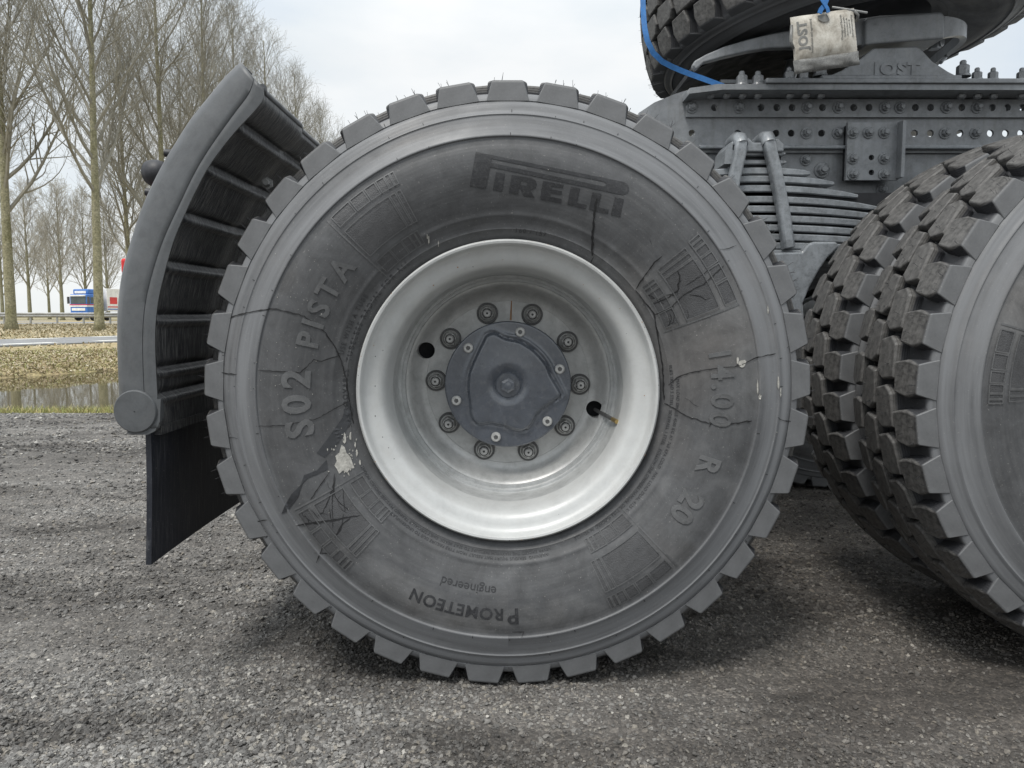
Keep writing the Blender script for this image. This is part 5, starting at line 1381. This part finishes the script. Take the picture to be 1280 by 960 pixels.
# tilted coupling plate: side wall, top plate, curved front edge
YQ = 2.36
side = [(866, 82), (868, 76), (882, 68), (905, 58), (935, 49), (960, 43), (985, 38), (1010, 33), (1082, 22), (1100, 19), (1176, 14.5), (1180, 17), (1181, 46), (1178, 49), (1100, 54), (1082, 56), (1040, 60), (1010, 60), (985, 59), (960, 60), (935, 64), (905, 71), (880, 78), (870, 87)]
sp_ = MB(); a = [PX(x, y, YQ) for x, y in side][::-1]; n = len(a)
V = [(p[0], YQ, p[1]) for p in a] + [(p[0], YQ + .03, p[1]) for p in a]
sp_.add(V, [tuple(range(n))[::-1], tuple(range(n, 2 * n))] + [(i, (i + 1) % n, n + (i + 1) % n, n + i) for i in range(n)])
bevel(link('coupling_side', sp_.mesh('coupling_side', M['frame']), fw), .005, 3)
blk_ = MB(); a = [PX(x, y, YQ - .02) for x, y in ((1082, 23), (1100, 19.5), (1176, 15), (1181, 18), (1181, 48), (1100, 54), (1082, 56))][::-1]; n = len(a)
V = [(p[0], YQ - .02, p[1]) for p in a] + [(p[0], YQ + .16, p[1]) for p in a]
blk_.add(V, [tuple(range(n))[::-1], tuple(range(n, 2 * n))] + [(i, (i + 1) % n, n + (i + 1) % n, n + i) for i in range(n)])
bevel(link('bearing_block', blk_.mesh('bearing_block', M['frame']), fw), .006, 3)
pl = MB(); top = [PX(x, y, YQ) for x, y in ((868, 76), (905, 58), (960, 43), (1082, 22), (1180, 15))]
V = [(p[0], y, p[1] - .006 + (.0)) for y in (YQ + .03, 3.22) for p in top] + [(p[0], y, p[1] - .022) for y in (YQ + .03, 3.22) for p in top]
F = [(i, 5 + i, 6 + i, i + 1) for i in range(4)] + [(10 + i, 11 + i, 16 + i, 15 + i) for i in range(4)] + [(0, 1, 11, 10)] + [(i, i + 1, 11 + i, 10 + i) for i in range(4)] + [(5 + i, 15 + i, 16 + i, 6 + i) for i in range(4)] + [(0, 10, 15, 5), (4, 9, 19, 14)]
link('top_plate', mesh('top_plate', V, F, M['dark']), fw)
# curved nose: wall following an arc in plan
hk = MB(); Z1 = PX(1180, 20, YQ)[1]; Z0 = PX(1180, 47, YQ)[1]; xk = PX(1180, 30, YQ)[0]
V = []; n = 14
for k in range(n):
    t = k / (n - 1) * R(82); x = xk + .13 * math.sin(t); y = YQ + .13 * (1 - math.cos(t)) * 1.15
    x2 = xk + .112 * math.sin(t); y2 = YQ + .02 + .112 * (1 - math.cos(t)) * 1.15
    zz0 = Z0 + .022 * math.sin(t) ** 2 * -0.4 + (.028 * math.sin(t * 1.1))
    V += [(x, y, Z1 - .012 * k / n), (x, y, zz0), (x2, y2, zz0), (x2, y2, Z1 - .012 * k / n)]
for k in range(1, 5):
    d = k * .06; x = xk + .13; y = YQ + .13 * 1.15
    q4 = V[4 * (n - 1):4 * n]; V += [(p[0] + .01 * k, p[1] + d, p[2]) for p in q4]
nn3 = len(V) // 4
F = [(i * 4 + j, (i + 1) * 4 + j, (i + 1) * 4 + (j + 1) % 4, i * 4 + (j + 1) % 4) for i in range(nn3 - 1) for j in range(4)]
link('coupling_nose', mesh('coupling_nose', V, F, M['frame'], True, 40), fw)
mb = MB(); p = at(1168, 60, 2.43); mb.tube([(p[0], p[1], p[2] + .03), (p[0], p[1], p[2] - .004)], .017, 6); q = at(1168, 52, 2.43); mb.tube([(q[0] - .05, 2.5, q[2] + .01), (q[0] + .02, 2.42, q[2])], .018, 10)
link('locking_pin', mb.mesh('locking_pin', M['frame2'], True, 40), fw)
mb = MB(); p = at(1183, 70, 2.62); q = at(1200, 45, 2.75); r3 = at(1176, 78, 2.5); mb.tube([r3, p, q], .006, 8)
link('release_rod', mb.mesh('release_rod', M['frame']), fw)
mb = MB(); mb.tube([at(1048, 62, 2.55), at(1090, 60, 2.50)], .014, 8); mb.tube([at(1062, 80, 2.5), at(1062, 66, 2.5)], .016, 6); mb.tube([at(930, 70, 2.6), at(1050, 74, 2.6)], .012, 8); mb.tube([at(985, 100, 2.55), at(992, 78, 2.55)], .022, 10)
link('coupling_linkage', mb.mesh('coupling_linkage', M['frame2'], True, 40), fw)

# ================================================================ SPARE TYRE
sp_c = (1.085, 2.68, 1.820)
spare = empty('spare_tyre', sp_c)
# axis near vertical, front side of the tyre mesh (-Y) looks down
Rm = Matrix.Rotation(R(-7.5), 4, 'Y') @ Matrix.Rotation(R(-4.2), 4, 'X') @ Matrix.Rotation(R(90), 4, 'X') @ Matrix.Rotation(R(20), 4, 'Y')
spare.rotation_euler = Rm.to_euler()
tag(spare, 'spare knobbly truck tyre lying tilted on the coupling, strapped with blue webbing', 'spare tyre')
link('tyre', tyre_mesh, spare)
Ri = Rm.to_3x3()
def want_sp(k, a):
    d = Ri @ Vector((math.sin(a), 0, math.cos(a)))
    return (d.y < .15 and d.x < .55)
add_tread(spare, want_sp); whiskers(spare, 300)

# straps
def band(name, pts, wd, mat, th=.003, parent=None, normal=None):
    P = [Vector(p) for p in pts]; V = []; n = len(P)
    for i, p in enumerate(P):
        t = (P[min(i + 1, n - 1)] - P[max(i - 1, 0)]).normalized(); nn = Vector(normal) if normal else Vector((0, -1, 0)); b = t.cross(nn).normalized(); nn = b.cross(t).normalized()
        for s_, h in ((-1, 0), (1, 0), (1, th), (-1, th)): V.append(tuple(p + b * s_ * wd / 2 + nn * h))
    F = [(i * 4 + j, (i + 1) * 4 + j, (i + 1) * 4 + (j + 1) % 4, i * 4 + (j + 1) % 4) for i in range(n - 1) for j in range(4)] + [(0, 1, 2, 3), ((n - 1) * 4 + 3, (n - 1) * 4 + 2, (n - 1) * 4 + 1, (n - 1) * 4)]
    return link(name, mesh(name, V, F, M[mat], True, 40), parent)
sx0 = at(803, -95, 2.34)
sp_pts = smoothpath([(1.05, 2.80, 2.075), (.75, 2.55, 2.03), (sx0[0] + .06, 2.37, sx0[2] + .055), sx0] + [at(x, y, d) for x, y, d in ((803.5, -40, 2.34), (804, 10, 2.33), (807, 42, 2.32), (814, 62, 2.32), (826, 76, 2.33), (850, 88, 2.36), (880, 99, 2.37), (912, 111, 2.37))], 40)
st = band('ratchet_strap', sp_pts, .0155, 'strap', normal=(-.35, -1, 0))
tag(st, 'blue webbing strap pulled over the left side of the spare tyre', 'strap')
# leaflet hung on the coupling
YL = 2.14
lf = empty('leaflet_sleeve', at(1030, 46, YL)); lf.rotation_euler = (R(3), R(-8.2), 0)
tag(lf, 'stained instruction leaflet in a clear plastic sleeve hanging on the coupling', 'leaflet')
mpx = YL / F_PX
lw_, lh_ = 77 * mpx / 2, 50 * mpx / 2
def puff(w2, h2, th, n=14):
    V = []; F = []
    for sgn in (-1, 1):
        for i in range(n):
            for j in range(n):
                u, v_ = -1 + 2 * i / (n - 1), -1 + 2 * j / (n - 1)
                V.append((u * w2, sgn * th * (1 - u ** 4) * (1 - v_ ** 4) + .0015 * math.sin(u * 7 + v_ * 3), v_ * h2))
    for s in (0, 1):
        for i in range(n - 1):
            for j in range(n - 1):
                a = s * n * n + i * n + j; q_ = (a, a + n, a + n + 1, a + 1); F.append(q_ if s == 0 else q_[::-1])
    return V, F
V, F = puff(lw_, lh_, .010); link('leaflet', mesh('leaflet', V, F, M['paper'], True), lf, (0, 0, .006))
V, F = puff(lw_ + .003, .018, .007); link('sleeve_flap', mesh('sleeve_flap', V, F, M['plastic'], True), lf, (0, -.002, -lh_ - .012))
rb = MB(); rb.tube([(-lw_, -.004, lh_ - .015), (-lw_ - .006, -.004, 0), (-lw_, -.004, -.02)], .004, 8); rb.tube([(lw_, -.004, lh_ - .002), (lw_ + .008, -.004, lh_ - .014), (lw_ + .004, .0, lh_ - .03)], .004, 8)
link('sleeve_roll', rb.mesh('sleeve_roll', M['plastic'], True), lf)
def lprint(s, size, x, z, rotd, off=0, sp=1.0, mat='ink'):
    v, f = text2d(s, size, off, .0002, sp); c, s2 = math.cos(R(rotd)), math.sin(R(rotd))
    xx = v[:, 0] * c - v[:, 1] * s2 + x; zz = v[:, 0] * s2 + v[:, 1] * c + z
    u, w_ = np.clip(xx / lw_, -1, 1), np.clip((zz - .006) / lh_, -1, 1)
    yy = -.010 * (1 - u ** 4) * (1 - w_ ** 4) + .0015 * np.sin(u * 7 + w_ * 3) - .0008 - v[:, 2]
    link('print', mesh('print', np.stack([xx, yy, zz], 1), f, M[mat]), lf)
lprint('JOST', .033, -lw_ * .68, .010, 90, .0012, 1.05)
lprint('Installation and operating', .0085, -lw_ * .43, .006, 90)
for k, s in enumerate(('Montage und Betrieb', 'Installation guide', 'Instructions de', 'Istruzioni di', 'Gebruiksaanwijzing')):
    lprint(s, .0075, lw_ * (.52 + .09 * k), .016, 90)
em = MB(); V = [(0, -.0105, .0)] ; rr_ = .019
V = [(.004 + rr_ * math.cos(R(180 + 9 * k)) * 1.15, -.0108, lh_ - .002 + rr_ * math.sin(R(180 + 9 * k))) for k in range(14)]
em.add([(.008, -.0108, lh_ - .002)] + V, [(0, k, k + 1) for k in range(1, 14)]); link('print', em.mesh('print', M['ink']), lf)
# blue tie of the leaflet
kx, ky = 1031, 8
for i, pts in enumerate(([(1024, 17), (1026, 12), (1030, 7), (1033, 0), (1036, -12)], [(1035, 16), (1034, 11), (1031, 6), (1027, 0), (1025, -12)])):
    st = band('tie_strap', [at(x, y, YL - .016 - .003 * i) for x, y in pts], .012 if i == 0 else .009, 'strap')
    tag(st, 'left-leaning blue tie end knotted above the leaflet' if i == 0 else 'narrow blue tie end crossing behind the knot above the leaflet', 'strap')
mb = MB(); mb.tube([at(1040, 9, YL + .01), at(1060, 12, YL - .002), at(1084, 16, YL - .005)], .003, 6)
o = link('cable_tie', mb.mesh('cable_tie', M['galv'])); tag(o, 'pale cable tie end sticking out right of the leaflet', 'cable tie')
print('OBJECTS', len(bpy.data.objects))
